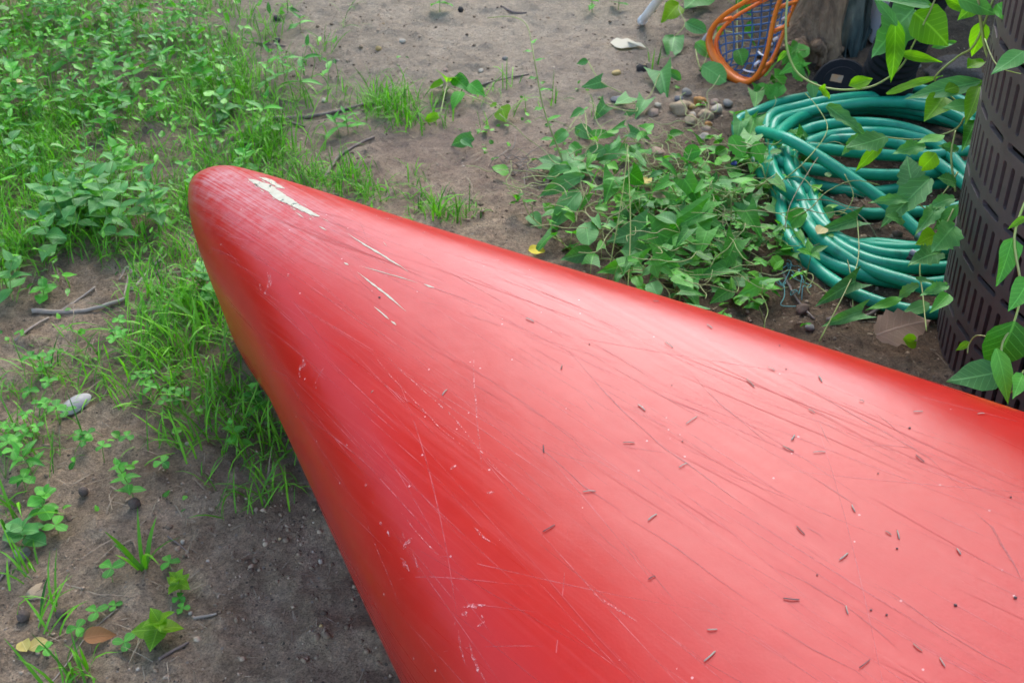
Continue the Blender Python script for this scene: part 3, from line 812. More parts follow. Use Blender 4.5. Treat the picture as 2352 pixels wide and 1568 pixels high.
def build_hose():
    base = G(2000, 480)
    root = empty('garden_hose', (base.x, base.y, 0), label='green garden hose coiled on the soil beside the slotted bin', cat='hose')
    # each loop: picture points with height above the soil in hose diameters
    loops = [
        [(1692, 292, 0), (1735, 268, 0), (1800, 243, 0), (1880, 223, 0), (1960, 213, 0), (2060, 212, 0), (2150, 225, 0), (2240, 265, 0), (2310, 350, 0), (2320, 460, 0), (2290, 570, 0), (2220, 640, 0), (2150, 657, 0), (2050, 658, 0), (1955, 641, 0), (1875, 598, 0), (1825, 535, .2), (1792, 460, .5), (1745, 392, .6), (1706, 340, .4)],
        [(1762, 292, 1), (1775, 262, 1), (1830, 246, 1), (1900, 231, 1.1), (1990, 222, 1.1), (2080, 226, 1.1), (2170, 246, 1), (2250, 300, 1), (2310, 400, 1), (2320, 540, .6), (2280, 670, .1), (2160, 737, 0), (2060, 718, 0), (1960, 683, 0), (1882, 632, 0), (1822, 565, .6), (1797, 500, 1), (1790, 430, 1.1), (1776, 350, 1)],
        [(1800, 330, 2), (1850, 300, 2), (1905, 286, 2), (1980, 282, 2), (2060, 290, 2), (2140, 318, 1.9), (2200, 380, 1.5), (2230, 470, 1), (2200, 570, .3), (2110, 608, 0), (2040, 613, 0), (1970, 601, 0), (1900, 572, .3), (1860, 520, 1), (1838, 450, 1.6), (1810, 390, 2)],
        [(1780, 352, 1.6), (1840, 320, 1.2), (1930, 304, 1), (2020, 307, 1), (2100, 327, 1), (2180, 374, 1), (2240, 460, .7), (2220, 545, .2), (2120, 577, 0), (2010, 575, 0), (1945, 562, .1), (1890, 523, .6), (1850, 475, 1.2), (1800, 408, 1.8)],
        [(1815, 342, 2.6), (1870, 340, 2.4), (1960, 350, 2.1), (2060, 358, 2), (2140, 357, 2), (2230, 347, 1.8), (2300, 375, 1.2), (2290, 440, .6), (2190, 478, .2), (2060, 494, 0), (1965, 490, .1), (1905, 470, .8), (1850, 437, 1.8), (1815, 390, 2.5)],
        [(1790, 372, 2.4), (1860, 388, 1.6), (1950, 398, 1), (2050, 402, .9), (2150, 397, .9), (2240, 372, .9), (2260, 320, .9), (2190, 280, .9), (2080, 250, 1), (1960, 243, 1), (1860, 260, 1.4), (1800, 295, 2.2), (1778, 335, 2.6)],
        [(1800, 372, .5), (1830, 420, 0), (1900, 442, 0), (1990, 446, 0), (2090, 440, 0), (2190, 425, 0), (2260, 400, 0), (2270, 350, 0), (2200, 300, 0), (2100, 272, 0), (2000, 262, 0), (1900, 270, 0), (1830, 300, 0), (1800, 335, .4)],
    ]
    loops += [[(x + dx, y + dy if y < 420 else y + dn, h + dh if y < 420 else h * .5 + .95) for x, y, h in loops[k]] for k, dx, dy, dn, dh in ((1, 14, 14, -74, .6), (3, -6, 16, -8, .9), (0, 40, 22, -44, 1.0), (2, 22, 22, -26, .2))]
    V, F, UV = [], [], []
    for lp in loops:
        path = smooth_path([G(x, y) + Vector((0, 0, HR * 0.92 + h * HR * 1.9)) if h == 0 else P(x, y, float(G(x, y).z) + HR * 0.92 + h * HR * 1.9) for x, y, h in lp], 7, closed=True)
        tube_geo(path, HR, 12, True, V, F, UV)
    # the free end crossing the coil towards the bin
    di = [(1712, 300, 1.4), (1760, 305, 3.0), (1815, 322, 4.2), (1900, 372, 3.7), (1985, 430, 2.8), (2050, 478, 1.9), (2112, 535, 1.1)]
    path = smooth_path([P(x, y, HR + h * HR * 1.9) for x, y, h in di], 7)
    tube_geo(path, HR, 12, False, V, F, UV)
    link('hose_tube', mesh('hose_tube', V, F, M_hose, uv=UV), root)
    end = path[-1]; dr = (path[-1] - path[-4]).normalized()
    V, F = [], []
    pts, rs = [], []
    for k in range(13):
        pts.append(end + dr * (0.0026 * k)); rs.append(0.0150 if k % 3 else 0.0128)
    tube_geo(pts, rs, 16, False, V, F)
    link('coupling', mesh('coupling', V, F, M_metal), root)
    # spray nozzle: grey body, black grip lever
    nb = end + dr * 0.033
    V, F = [], []
    b2 = nb + dr * 0.05 + Vector((0.01, 0, 0))
    tube_geo(smooth_path([nb, nb + dr * 0.02, b2, b2 + Vector((0.05, -0.02, 0.0))], 4), 0.014, 12, False, V, F)
    link('nozzle_body', mesh('nozzle_body', V, F, M_grey), root)
    a = P(2088, 590, 0.055); c = P(2112, 606, 0.05); e = P(2150, 622, 0.035); f = P(2205, 640, 0.03)
    V, F = [], []
    pp = smooth_path([a, c, e, f], 5)
    tube_geo(pp, [0.006 + 0.011 * math.sin(min(1, (k + 2) / 9) * math.pi / 2) - 0.006 * (k / len(pp)) for k in range(len(pp))], 12, False, V, F, flat=0.7)
    link('grip', mesh('grip', V, F, M_black), root)
    V, F = [], []
    tube_geo([p + Vector((0, 0.004, 0.010)) for p in pp[1:]], 0.006, 8, False, V, F)
    link('trigger', mesh('trigger', V, F, M_grey), root)
    # mud smear as a thin sleeve of dried soil
    V, F = [], []
    q = P(1975, 601, HR * .95); 
    tg = (P(2000, 607, HR) - P(1950, 595, HR)).normalized()
    tube_geo([q + tg * (0.004 * k - 0.008) for k in range(5)], [HR * 1.012] * 5, 14, False, V, F, caps=False)
    link('mud_smear', mesh('mud_smear', V, F, simple_mat('dried_mud', (0.16, 0.11, 0.08), None, 0.9, 80)), root)
    # teal twine off the frayed hose
    tw = simple_mat('teal_twine', (0.12, 0.36, 0.31), (0.20, 0.42, 0.38), 0.8, 60)
    t = empty('twine_tangle', G(1830, 640), label='tangle of frayed teal twine left of the coiled hose', cat='twine')
    for k in range(9):
        x, y = 1815 + random.uniform(-20, 25), 640 + random.uniform(-40, 40)
        pts = []
        for j in range(6):
            pts.append(G(x, y, random.uniform(0.004, 0.02))); x += random.uniform(-14, 18); y += random.uniform(-8, 16)
        V, F = tube_geo(smooth_path(pts, 4), 0.0009, 5)
        link('strand', mesh('strand', V, F, tw), t)
build_hose()

# ------------------------------------------------------------------ slotted bin
def build_bin():
    r0, r1, H = 0.335, 0.395, 0.80
    cx, cy = 0.72 + r0 * 0.879, 1.49 - r0 * 0.477
    root = empty('slotted_bin', (cx, cy, 0), label='tall dark brown plastic bin with rows of slots, overgrown by vines', cat='bin')
    m, nt, b = new_mat('dark_brown_plastic')
    tc = nd(nt, 'ShaderNodeTexCoord')
    n = noise(nt, 12, 5, 0.6, tc.outputs['Object'])
    r = ramp(nt, n.outputs['Fac'], [(0.3, (0.085, 0.062, 0.054)), (0.7, (0.125, 0.093, 0.082))])
    nt.links.new(r.outputs[0], b.inputs['Base Color']); b.inputs['Roughness'].default_value = 0.52
    n2 = noise(nt, 240, 3, 0.6, tc.outputs['Object']); bump(nt, b, n2.outputs['Fac'], 0.15, 0.001)
    z0 = float(gh(cx, cy)) - 0.02
    def wp(th, z, off=0.0):
        t = (z) / H
        R = r0 + (r1 - r0) * t + off
        return Vector((math.cos(th) * R, math.sin(th) * R, z + z0))
    V, F = [], []
    vid = {}
    def vert(th, z):
        key = (round(th, 5), round(z, 5))
        if key not in vid:
            vid[key] = len(V); V.append(wp(th, z))
        return vid[key]
    def cell(t0, t1, za, zb, sw, sh, horiz=False):
        """rectangular cell with a stadium slot; sw, sh as share of the cell"""
        tc_, zc = (t0 + t1) / 2, (za + zb) / 2
        Rm = r0 + (r1 - r0) * zc / H
        hw, hh = (t1 - t0) * Rm / 2, (zb - za) / 2
        a, bb = hw * sw, hh * sh
        K = 16
        inner, outer = [], []
        for k in range(K):
            an = 2 * math.pi * (k + 0.5) / K
            c, s = math.cos(an), math.sin(an)
            if horiz:
                rr = bb; x = (a - rr) * (1 if c > 0 else -1) + rr * c; y = rr * s
            else:
                rr = a; y = (bb - rr) * (1 if s > 0 else -1) + rr * s; x = rr * c
            inner.append((x, y))
            q = max(abs(c), abs(s)); outer.append((c / q * hw, s / q * hh))
        # corners
        io = [vert(round(tc_ + x / Rm, 6), zc + y) for x, y in inner]
        oo = [vert(round(tc_ + x / Rm, 6), zc + y) for x, y in outer]
        cor = {0: None}
        for k in range(K):
            k2 = (k + 1) % K
            # a corner falls between k and k2 when the outer pair lies on two different sides
            x1, y1 = outer[k]; x2, y2 = outer[k2]
            on1 = abs(abs(x1) - hw) < 1e-7; on2 = abs(abs(x2) - hw) < 1e-7
            if on1 != on2 or (abs(abs(y1) - hh) < 1e-7) != (abs(abs(y2) - hh) < 1e-7):
                cx_, cy_ = (math.copysign(hw, x1 if on1 else x2), math.copysign(hh, y2 if on1 else y1))
                cc = vert(round(tc_ + cx_ / Rm, 6), zc + cy_)
                F.append((io[k], oo[k], cc, oo[k2], io[k2]))
            else:
                F.append((io[k], oo[k], oo[k2], io[k2]))
    NS = 108
    step = 2 * math.pi / NS
    z = 0.03
    rows = []
    def plain(za, zb):
        for k in range(NS):
            F.append((vert(k * step, za), vert((k + 1) * step, za), vert((k + 1) * step, zb), vert(k * step, zb)))
    plain(0.0, 0.03)
    odd = 0
    while z < H - 0.06:
        for k in range(NS):
            cell((k + .5 * odd) * step, (k + 1 + .5 * odd) * step, z, z + 0.072, 0.42, 0.86)
        z += 0.072
        for k in range(NS // 3):
            o = odd * step * 1.5
            cell(k * 3 * step + o, (k + 1) * 3 * step + o, z, z + 0.032, 0.80, 0.34, True)
        z += 0.032; odd = 1 - odd
    plain(z, H)
    me = mesh('slotted_wall', V, F, m)
    me.polygons.foreach_set('use_smooth', np.zeros(len(me.polygons), bool))
    o = link('slotted_wall', me, root); o.matrix_parent_inverse = Matrix.Identity(4)
    so = o.modifiers.new('t', 'SOLIDIFY'); so.thickness = 0.007; so.offset = -1
    bv = o.modifiers.new('b', 'BEVEL'); bv.width = 0.0009; bv.segments = 1; bv.limit_method = 'ANGLE'; bv.angle_limit = rad(50)
    # rim and liner
    path = [wp(2 * math.pi * k / 96, H, 0.004) for k in range(96)]
    vs, fs = tube_geo(path, 0.011, 8, True)
    q = link('rim', mesh('rim', vs, fs, m), root); q.matrix_parent_inverse = Matrix.Identity(4)
    V, F = [], []
    for j in range(9):
        zj = 0.01 + (H - 0.05) * j / 8
        for k in range(72):
            V.append(wp(2 * math.pi * k / 72, zj, -0.022 + 0.004 * math.sin(k * 1.7 + j)))
    for j in range(8):
        for k in range(72):
            F.append((j * 72 + k, j * 72 + (k + 1) % 72, (j + 1) * 72 + (k + 1) % 72, (j + 1) * 72 + k))
    q = link('liner', mesh('liner', V, F, simple_mat('brown_liner', (0.022, 0.012, 0.010), (0.012, 0.008, 0.007), 0.7, 10, 40, 0.5, 0.004)), root); q.matrix_parent_inverse = Matrix.Identity(4)
    return cx, cy
BINC = build_bin()

# ------------------------------------------------------------------ tree at the back
def build_tree():
    b = G(1858, 112)
    root = empty('tree', (b.x, b.y, 0), label='tree with a gnarled brown trunk and exposed roots behind the lacrosse head', cat='tree')
    def ring(path, rads, nm, par, seed, flute=0.12, sides=18):
        V, F = [], []
        n = len(path)
        for i, p in enumerate(path):
            t = (path[min(i + 1, n - 1)] - path[max(i - 1, 0)]).normalized()
            x = t.cross(Vector((0.2, 1, 0.1))).normalized(); y = t.cross(x)
            for k in range(sides):
                an = 2 * math.pi * k / sides
                f = 1 + flute * (math.sin(an * 5 + seed + i * 0.12) * 0.6 + math.sin(an * 9 + seed * 2 - i * 0.2) * 0.4)
                f += 0.10 * (float(vnoise(an * 2.0 + seed, i * 0.5)) - 0.5)
                V.append(p + (x * math.cos(an) + y * math.sin(an)) * rads[i] * f)
        for i in range(n - 1):
            for k in range(sides):
                F.append((i * sides + k, i * sides + (k + 1) % sides, (i + 1) * sides + (k + 1) % sides, (i + 1) * sides + k))
        F.append(tuple((n - 1) * sides + k for k in range(sides))); F.append(tuple(range(sides))[::-1])
        return link(nm, mesh(nm, V, F, M_bark), par)
    tp = [b + Vector((-0.03, 0, -0.06)), b + Vector((-0.01, 0.01, 0.0)), b + Vector((0.01, 0.02, 0.08)), b + Vector((0.04, 0.04, 0.2)), b + Vector((0.10, 0.07, 0.4)), b + Vector((0.28, 0.12, 0.8)),
          b + Vector((0.7, 0.2, 1.4)), b + Vector((1.2, 0.3, 2.0)), b + Vector((1.7, 0.4, 2.6)), b + Vector((2.1, 0.5, 3.2))]
    path = smooth_path(tp, 6)
    rads = []
    for p in path:
        h = p.z - b.z
        rads.append(0.050 + 0.045 * math.exp(-max(h, 0) / 0.09) - 0.008 * max(h, 0))
    trunk = ring(path, [max(r, 0.02) for r in rads], 'trunk', root, 1.0)
    for k, pts in enumerate([[(1850, 100, .05), (1822, 108, .035), (1796, 116, .02), (1770, 122, .012), (1745, 126, .004), (1715, 130, -.012)],
                             [(1850, 106, .05), (1826, 122, .03), (1808, 138, .015), (1795, 152, .006), (1786, 166, -.012)],
                             [(1856, 108, .05), (1846, 126, .03), (1838, 142, .015), (1830, 158, .004), (1826, 174, -.012)],
                             [(1874, 104, .06), (1886, 116, .04), (1890, 130, .025), (1884, 146, .012), (1874, 160, -.012)],
                             [(1878, 100, .05), (1905, 108, .025), (1930, 114, .008), (1950, 118, -.012)],
                             [(1848, 98, .04), (1806, 98, .02), (1765, 98, .008), (1725, 96, -.012)]]):
        pp = smooth_path([P(x, y, z + float(b.z)) for x, y, z in pts], 6)
        ring(pp, [0.0165 * (1 - 0.7 * (i / len(pp)) ** .8) * (1 + .12 * math.sin(i * 1.9 + k)) for i in range(len(pp))], 'root', root, k * 1.3, 0.10, 12)
    # limbs and crown, above the picture
    crown_pts = []
    top = path[-1]
    limbs = [(-1.1, 0.3, 1.1), (0.9, 0.6, 1.3), (0.2, 1.3, 1.2), (-0.4, -0.5, 1.6), (1.2, -0.3, 0.9), (-0.8, 1.2, 0.8)]
    for k, (dx, dy, dz) in enumerate(limbs):
        st = path[-12 + k * 2]
        e = st + Vector((dx, dy, dz))
        pp = smooth_path([st, st + Vector((dx * .4, dy * .4, dz * .5)), e], 5)
        ring(pp, [0.035 * (1 - 0.75 * i / len(pp)) for i in range(len(pp))], 'limb', root, k, 0.05, 8)
        crown_pts += [pp[-1], pp[-4], pp[-6]]
    n = 5200
    r = np.random.default_rng(4)
    cen = np.array([list(c) for c in crown_pts])
    ci = r.integers(0, len(cen), n)
    off = r.normal(size=(n, 3)) * np.array([.30, .30, .24])
    pos = cen[ci] + off
    ax = r.normal(size=(n, 3)); ax /= np.linalg.norm(ax, axis=1)[:, None]
    bx = np.cross(ax, r.normal(size=(n, 3))); bx /= np.linalg.norm(bx, axis=1)[:, None]
    L = r.uniform(.05, .1, n)[:, None]; Wd = L * .32
    quad = np.stack([pos, pos + ax * L * .5 + bx * Wd, pos + ax * L, pos + ax * L * .5 - bx * Wd], 1).reshape(-1, 3)
    me = big_mesh('crown', quad, np.arange(n * 4).reshape(n, 4), M_leafs, uv=np.tile([[.5, 0], [1, .5], [.5, 1], [0, .5]], (n, 1)), tint=np.repeat(r.random(n), 4))
    link('crown', me, root)
build_tree()

# ------------------------------------------------------------------ lacrosse head
def build_lacrosse():
    sc = P(1668, 158, 0.016)                      # lowest point of the scoop
    th = PD(1818, -40, 2.42)                      # throat, leaning on the trunk
    ax = (th - sc); L = ax.length; ax.normalize()
    vdir = (Vector((0, 0, CAM_Z)) - sc).normalized()
    nrm = (vdir + Vector((-0.55, 0.0, 0.10))); nrm = (nrm - ax * nrm.dot(ax)).normalized()
    sd_ = ax.cross(nrm).normalized()
    root = empty('lacrosse_head', sc, label='orange lacrosse head with blue netting leaning on the tree roots', cat='lacrosse head')
    W = 0.076
    def rail(s):
        t = abs(s)
        return t
    def pt(a, bb, c=0.0): return sc + ax * (a * L) + sd_ * bb + nrm * c
    prof = [(0.0, 0.0), (0.012, 0.030), (0.05, 0.056), (0.12, 0.074), (0.24, 0.080), (0.40, 0.072), (0.56, 0.055), (0.72, 0.036), (0.86, 0.024), (1.0, 0.020)]
    def outline(c0, c1, shrink=1.0):
        l = [pt(a, -w * shrink, c0 + (c1 - c0) * a) for a, w in prof[::-1]] + [pt(a, w * shrink, c0 + (c1 - c0) * a) for a, w in prof[1:]]
        return smooth_path(l, 4)
    for nm, c0, c1, shr, rr in (('upper_rail', 0.014, 0.048, 1.0, 0.0068), ('lower_rail', -0.006, -0.040, 0.93, 0.0056)):
        pth = outline(c0, c1, shr)
        V, F = tube_geo(pth, [rr * (1.0 + 0.8 * math.exp(-((i / len(pth) - 0.5) / 0.16) ** 2)) for i in range(len(pth))], 10, flat=0.75)
        link(nm, mesh(nm, V, F, M_orange), root)
    for a, w in ((0.30, 0.078), (0.62, 0.048), (0.82, 0.026)):
        for s in (-1, 1):
            V, F = tube_geo([pt(a, s * w, 0.013 + 0.018 * a), pt(a + 0.05, s * w * 0.95, -0.006 - 0.03 * a)], 0.005, 8)
            link('strut', mesh('strut', V, F, M_orange), root)
    V, F = tube_geo([pt(0.97, 0, 0), pt(1.0, 0, 0), pt(1.12, 0, 0)], [0.022, 0.020, 0.016], 12)
    link('throat', mesh('throat', V, F, M_orange), root)
    V, F = tube_geo([pt(1.08, 0, 0), pt(3.2, 0.0, 0.0)], 0.0135, 8)
    link('shaft', mesh('shaft', V, F, M_navy), root)
    # netting: a diamond mesh hung between the lower rails, bellied away from the viewer
    V, F = [], []
    pa = np.array([a for a, w in prof]); pw = np.array([w for a, w in prof])
    def net(a, s):
        w = float(np.interp(a, pa, pw)) * 0.93
        belly = 0.042 * (1 - s * s) * math.sin(math.pi * min(max(a, 0.0), 0.95)) 
        return pt(a, s * w, -0.004 - 0.03 * a - belly)
    NR, NC = 16, 6
    for dirn in (1, -1):
        for k in range(-NR, NR + NC):
            pts = []
            for i in range(NR * 3 + 1):
                a = 0.03 + 0.84 * i / (NR * 3)
                s = -1 + 2 * ((i / 3 * 0.5 * dirn + k) / NC)
                if -1 <= s <= 1: pts.append(net(a, s))
            if len(pts) > 2: tube_geo(pts, 0.0021, 5, False, V, F)
    o = link('netting', mesh('netting', V, F, M_blue), root)
    for k in range(7):
        a = 0.1 + 0.09 * k
        p0 = net(a, 0.5 + 0.2 * math.sin(k * 2.1)); p1 = net(a + 0.06, 0.72 + 0.1 * math.cos(k * 3)) + nrm * 0.006
        V, F = tube_geo(smooth_path([p0 + nrm * 0.004, (p0 + p1) / 2 + nrm * 0.012, p1], 3), 0.0035, 6, flat=0.5)
        link('lace', mesh('lace', V, F, M_white), root)
    pts = [P(1632, 70, .05), P(1620, 88, .03), P(1612, 102, .012), P(1606, 112, .006)]
    V, F = tube_geo(smooth_path(pts, 4), [0.004, 0.006, 0.008, 0.010, 0.011, 0.012, 0.011, 0.010, 0.008, 0.006, 0.005, 0.004, 0.003], 8, flat=0.5)
    link('lace', mesh('lace', V, F, simple_mat('dirty_lace', (0.5, 0.5, 0.5), (0.3, 0.29, 0.28), 0.9, 60, 200, .6, .002)), root)
build_lacrosse()

# ------------------------------------------------------------------ other things near the tree
def build_pipe():
    a = G(1474, 58, 0.012)
    b = a + (PD(1518, -8, 2.55) - a).normalized() * 0.95
    root = empty('white_pipe', a, label='thin white plastic pipe stuck slantwise into the soil', cat='pipe')
    d = (b - a).normalized()
    V, F = tube_geo([a + d * t for t in (0.0, 0.03, 0.3, 0.6, 0.95)], 0.0105, 16)
    link('tube', mesh('tube', V, F, M_white), root)
    V, F = tube_geo([a - d * 0.006, a - d * 0.002, a + d * 0.020, a + d * 0.022], [0.010, 0.0122, 0.0122, 0.0108], 16)
    link('end_cap', mesh('end_cap', V, F, M_white), root)
build_pipe()

def build_drain():
    # black corrugated drain pipe standing behind the hose
    a = P(2030, 205, 0.03); b = PD(2128, -40, 2.22)
    root = empty('drain_pipe', (a.x, a.y, 0), label='black corrugated drain pipe leaning behind the coiled hose', cat='pipe')
    pth = smooth_path([a, a + (b - a) * 0.3 + Vector((-0.004, 0, 0)), a + (b - a) * 0.65, b, b + (b - a) * 0.5], 26)
    rs = []
    L = 0
    for i, p in enumerate(pth):
        if i: L += (p - pth[i - 1]).length
        base = 0.052
        if L < 0.055: rs.append(base + 0.006 - 0.01 * L)
        else: rs.append(base + 0.0035 * math.tanh(3 * math.sin(L * 2 * math.pi / 0.019)))
    V, F = tube_geo(pth, rs, 28)
    link('corrugated_tube', mesh('corrugated_tube', V, F, M_black), root)
    V, F = tube_geo([pth[0], pth[0] + (pth[6] - pth[0]).normalized() * 0.014], 0.061, 28)
    link('collar', mesh('collar', V, F, M_black), root)
    # round black nursery pot lying on its side, base towards the viewer
    c = P(1932, 196, 0.04)
    root = empty('plant_pot', (c.x, c.y, 0), label='black plant pot with a small orange sticker lying beside the tree', cat='pot')
    ax = (Vector((0, 0, CAM_Z)) - c).normalized(); ax = Vector((-0.22, -0.72, 0.62)).normalized()
    prof = [(0.0, 0.004), (0.040, 0.004), (0.042, 0.0), (0.058, 0.0), (0.062, -0.004), (0.066, -0.04), (0.074, -0.12), (0.080, -0.122), (0.080, -0.135)]
    x = ax.cross(Vector((0, 0, 1))).normalized(); y = ax.cross(x)
    V, F = [], []
    for r_, h_ in prof:
        for k in range(32):
            an = 2 * math.pi * k / 32
            V.append(c + ax * h_ + (x * math.cos(an) + y * math.sin(an)) * r_)
    for i in range(len(prof) - 1):
        for k in range(32):
            F.append((i * 32 + k, i * 32 + (k + 1) % 32, (i + 1) * 32 + (k + 1) % 32, (i + 1) * 32 + k))
    link('pot_body', mesh('pot_body', V, F, M_black, smooth=False), root)
    V, F = [], []
    s0 = c + ax * 0.0055 - x * -0.018 + y * -0.012
    for (u, v) in ((-.014, -.008), (.012, -.009), (.014, .007), (-.011, .009)):
        V.append(c + ax * 0.0062 + x * (u + 0.012) + y * (v - 0.012))
    F = [(0, 1, 2, 3)]
    link('sticker', mesh('sticker', V, F, simple_mat('orange_sticker', (0.50, 0.25, 0.10), (0.30, 0.26, 0.20), 0.7, 70)), root)
    # crumpled dark green cloth between trunk and pipe
    root = empty('crumpled_tarp', P(1950, 110), label='crumpled dark green tarp heaped between trunk and black pipe', cat='tarp')
    NX, NY = 44, 30
    V, F = [], []
    for i in range(NX):
        for j in range(NY):
            u, v = i / (NX - 1), j / (NY - 1)
            px = 1895 + 95 * u + 12 * math.sin(v * 5); py = 128 - 190 * v
            base = P(px, max(py, 20), 0.0)
            z = 0.02 + 0.34 * v ** 0.8 + 0.10 * (float(fbm(u * 4 + 3, v * 5 + 2, 3)) - 0.5) - 0.08 * abs(u - 0.5)
            V.append(Vector((base.x, base.y + 0.10 * (float(fbm(u * 6, v * 6 + 8, 3)) - 0.5) + 0.12 * v, max(z, 0.0))))
    for i in range(NX - 1):
        for j in range(NY - 1):
            F.append((i * NY + j, (i + 1) * NY + j, (i + 1) * NY + j + 1, i * NY + j + 1))
    o = link('cloth', mesh('cloth', V, F, simple_mat('dark_green_cloth', (0.045, 0.075, 0.06), (0.025, 0.04, 0.035), 0.9, 16, 60, .6, .004)), root)
    s = o.modifiers.new('t', 'SOLIDIFY'); s.thickness = 0.003
    # white bucket behind
    c = P(2060, 12, 0.10)
    root = empty('white_bucket', (c.x, c.y, 0), label='white plastic bucket half hidden behind vine leaves and black pipe', cat='bucket')
    V, F = [], []
    prof = [(0.0, -.09), (0.05, -.09), (0.054, -.085), (0.062, .10), (0.068, .10), (0.068, .115), (0.060, .115), (0.056, .10), (0.05, -.07), (0.0, -.07)]
    for r_, h_ in prof:
        for k in range(32):
            an = 2 * math.pi * k / 32
            V.append(c + Vector((math.cos(an) * r_, math.sin(an) * r_, h_)))
    for i in range(len(prof) - 1):
        for k in range(32):
            F.append((i * 32 + k, i * 32 + (k + 1) % 32, (i + 1) * 32 + (k + 1) % 32, (i + 1) * 32 + k))
    link('bucket_wall', mesh('bucket_wall', V, F, M_white), root)
    hp = [c + Vector((math.cos(t) * 0.069, 0, 0.09 + 0.08 * math.sin(t))) for t in [math.pi * k / 14 for k in range(15)]]
    V, F = tube_geo(hp, 0.002, 6); link('handle', mesh('handle', V, F, M_metal), root)
build_drain()

# ------------------------------------------------------------------ stones, clods and cones
STONE_M = {}
def stone_mat(c):
    k = tuple(c)
    if k not in STONE_M:
        STONE_M[k] = simple_mat('stone', c, tuple(x * 0.72 for x in c), 0.8, 40, 130, 0.5, 0.003)
    return STONE_M[k]

def rock_mesh(seed, flat=0.7, angular=0.0, sub=2, mat=None):
    r = random.Random(seed)
    bm = bmesh.new(); bmesh.ops.create_icosphere(bm, subdivisions=sub, radius=0.5)
    ph = [r.uniform(0, 6.28) for _ in range(6)]
    for v in bm.verts:
        n = v.co.normalized()
        d = 1 + 0.16 * math.sin(n.x * 3 + ph[0]) * math.sin(n.y * 2.7 + ph[1]) + 0.10 * math.sin(n.z * 5 + ph[2] + n.x * 3) + 0.06 * math.sin(n.y * 7 + ph[3])
        d *= 1 + r.uniform(-angular, angular)
        v.co = Vector((n.x * d * 0.5 * r.uniform(.97, 1.03), n.y * d * 0.42, n.z * d * 0.5 * flat))
    me = bpy.data.meshes.new('stone'); bm.to_mesh(me); bm.free()
    me.polygons.foreach_set('use_smooth', np.full(len(me.polygons), angular < 0.08))
    if mat: me.materials.append(mat)
    return me

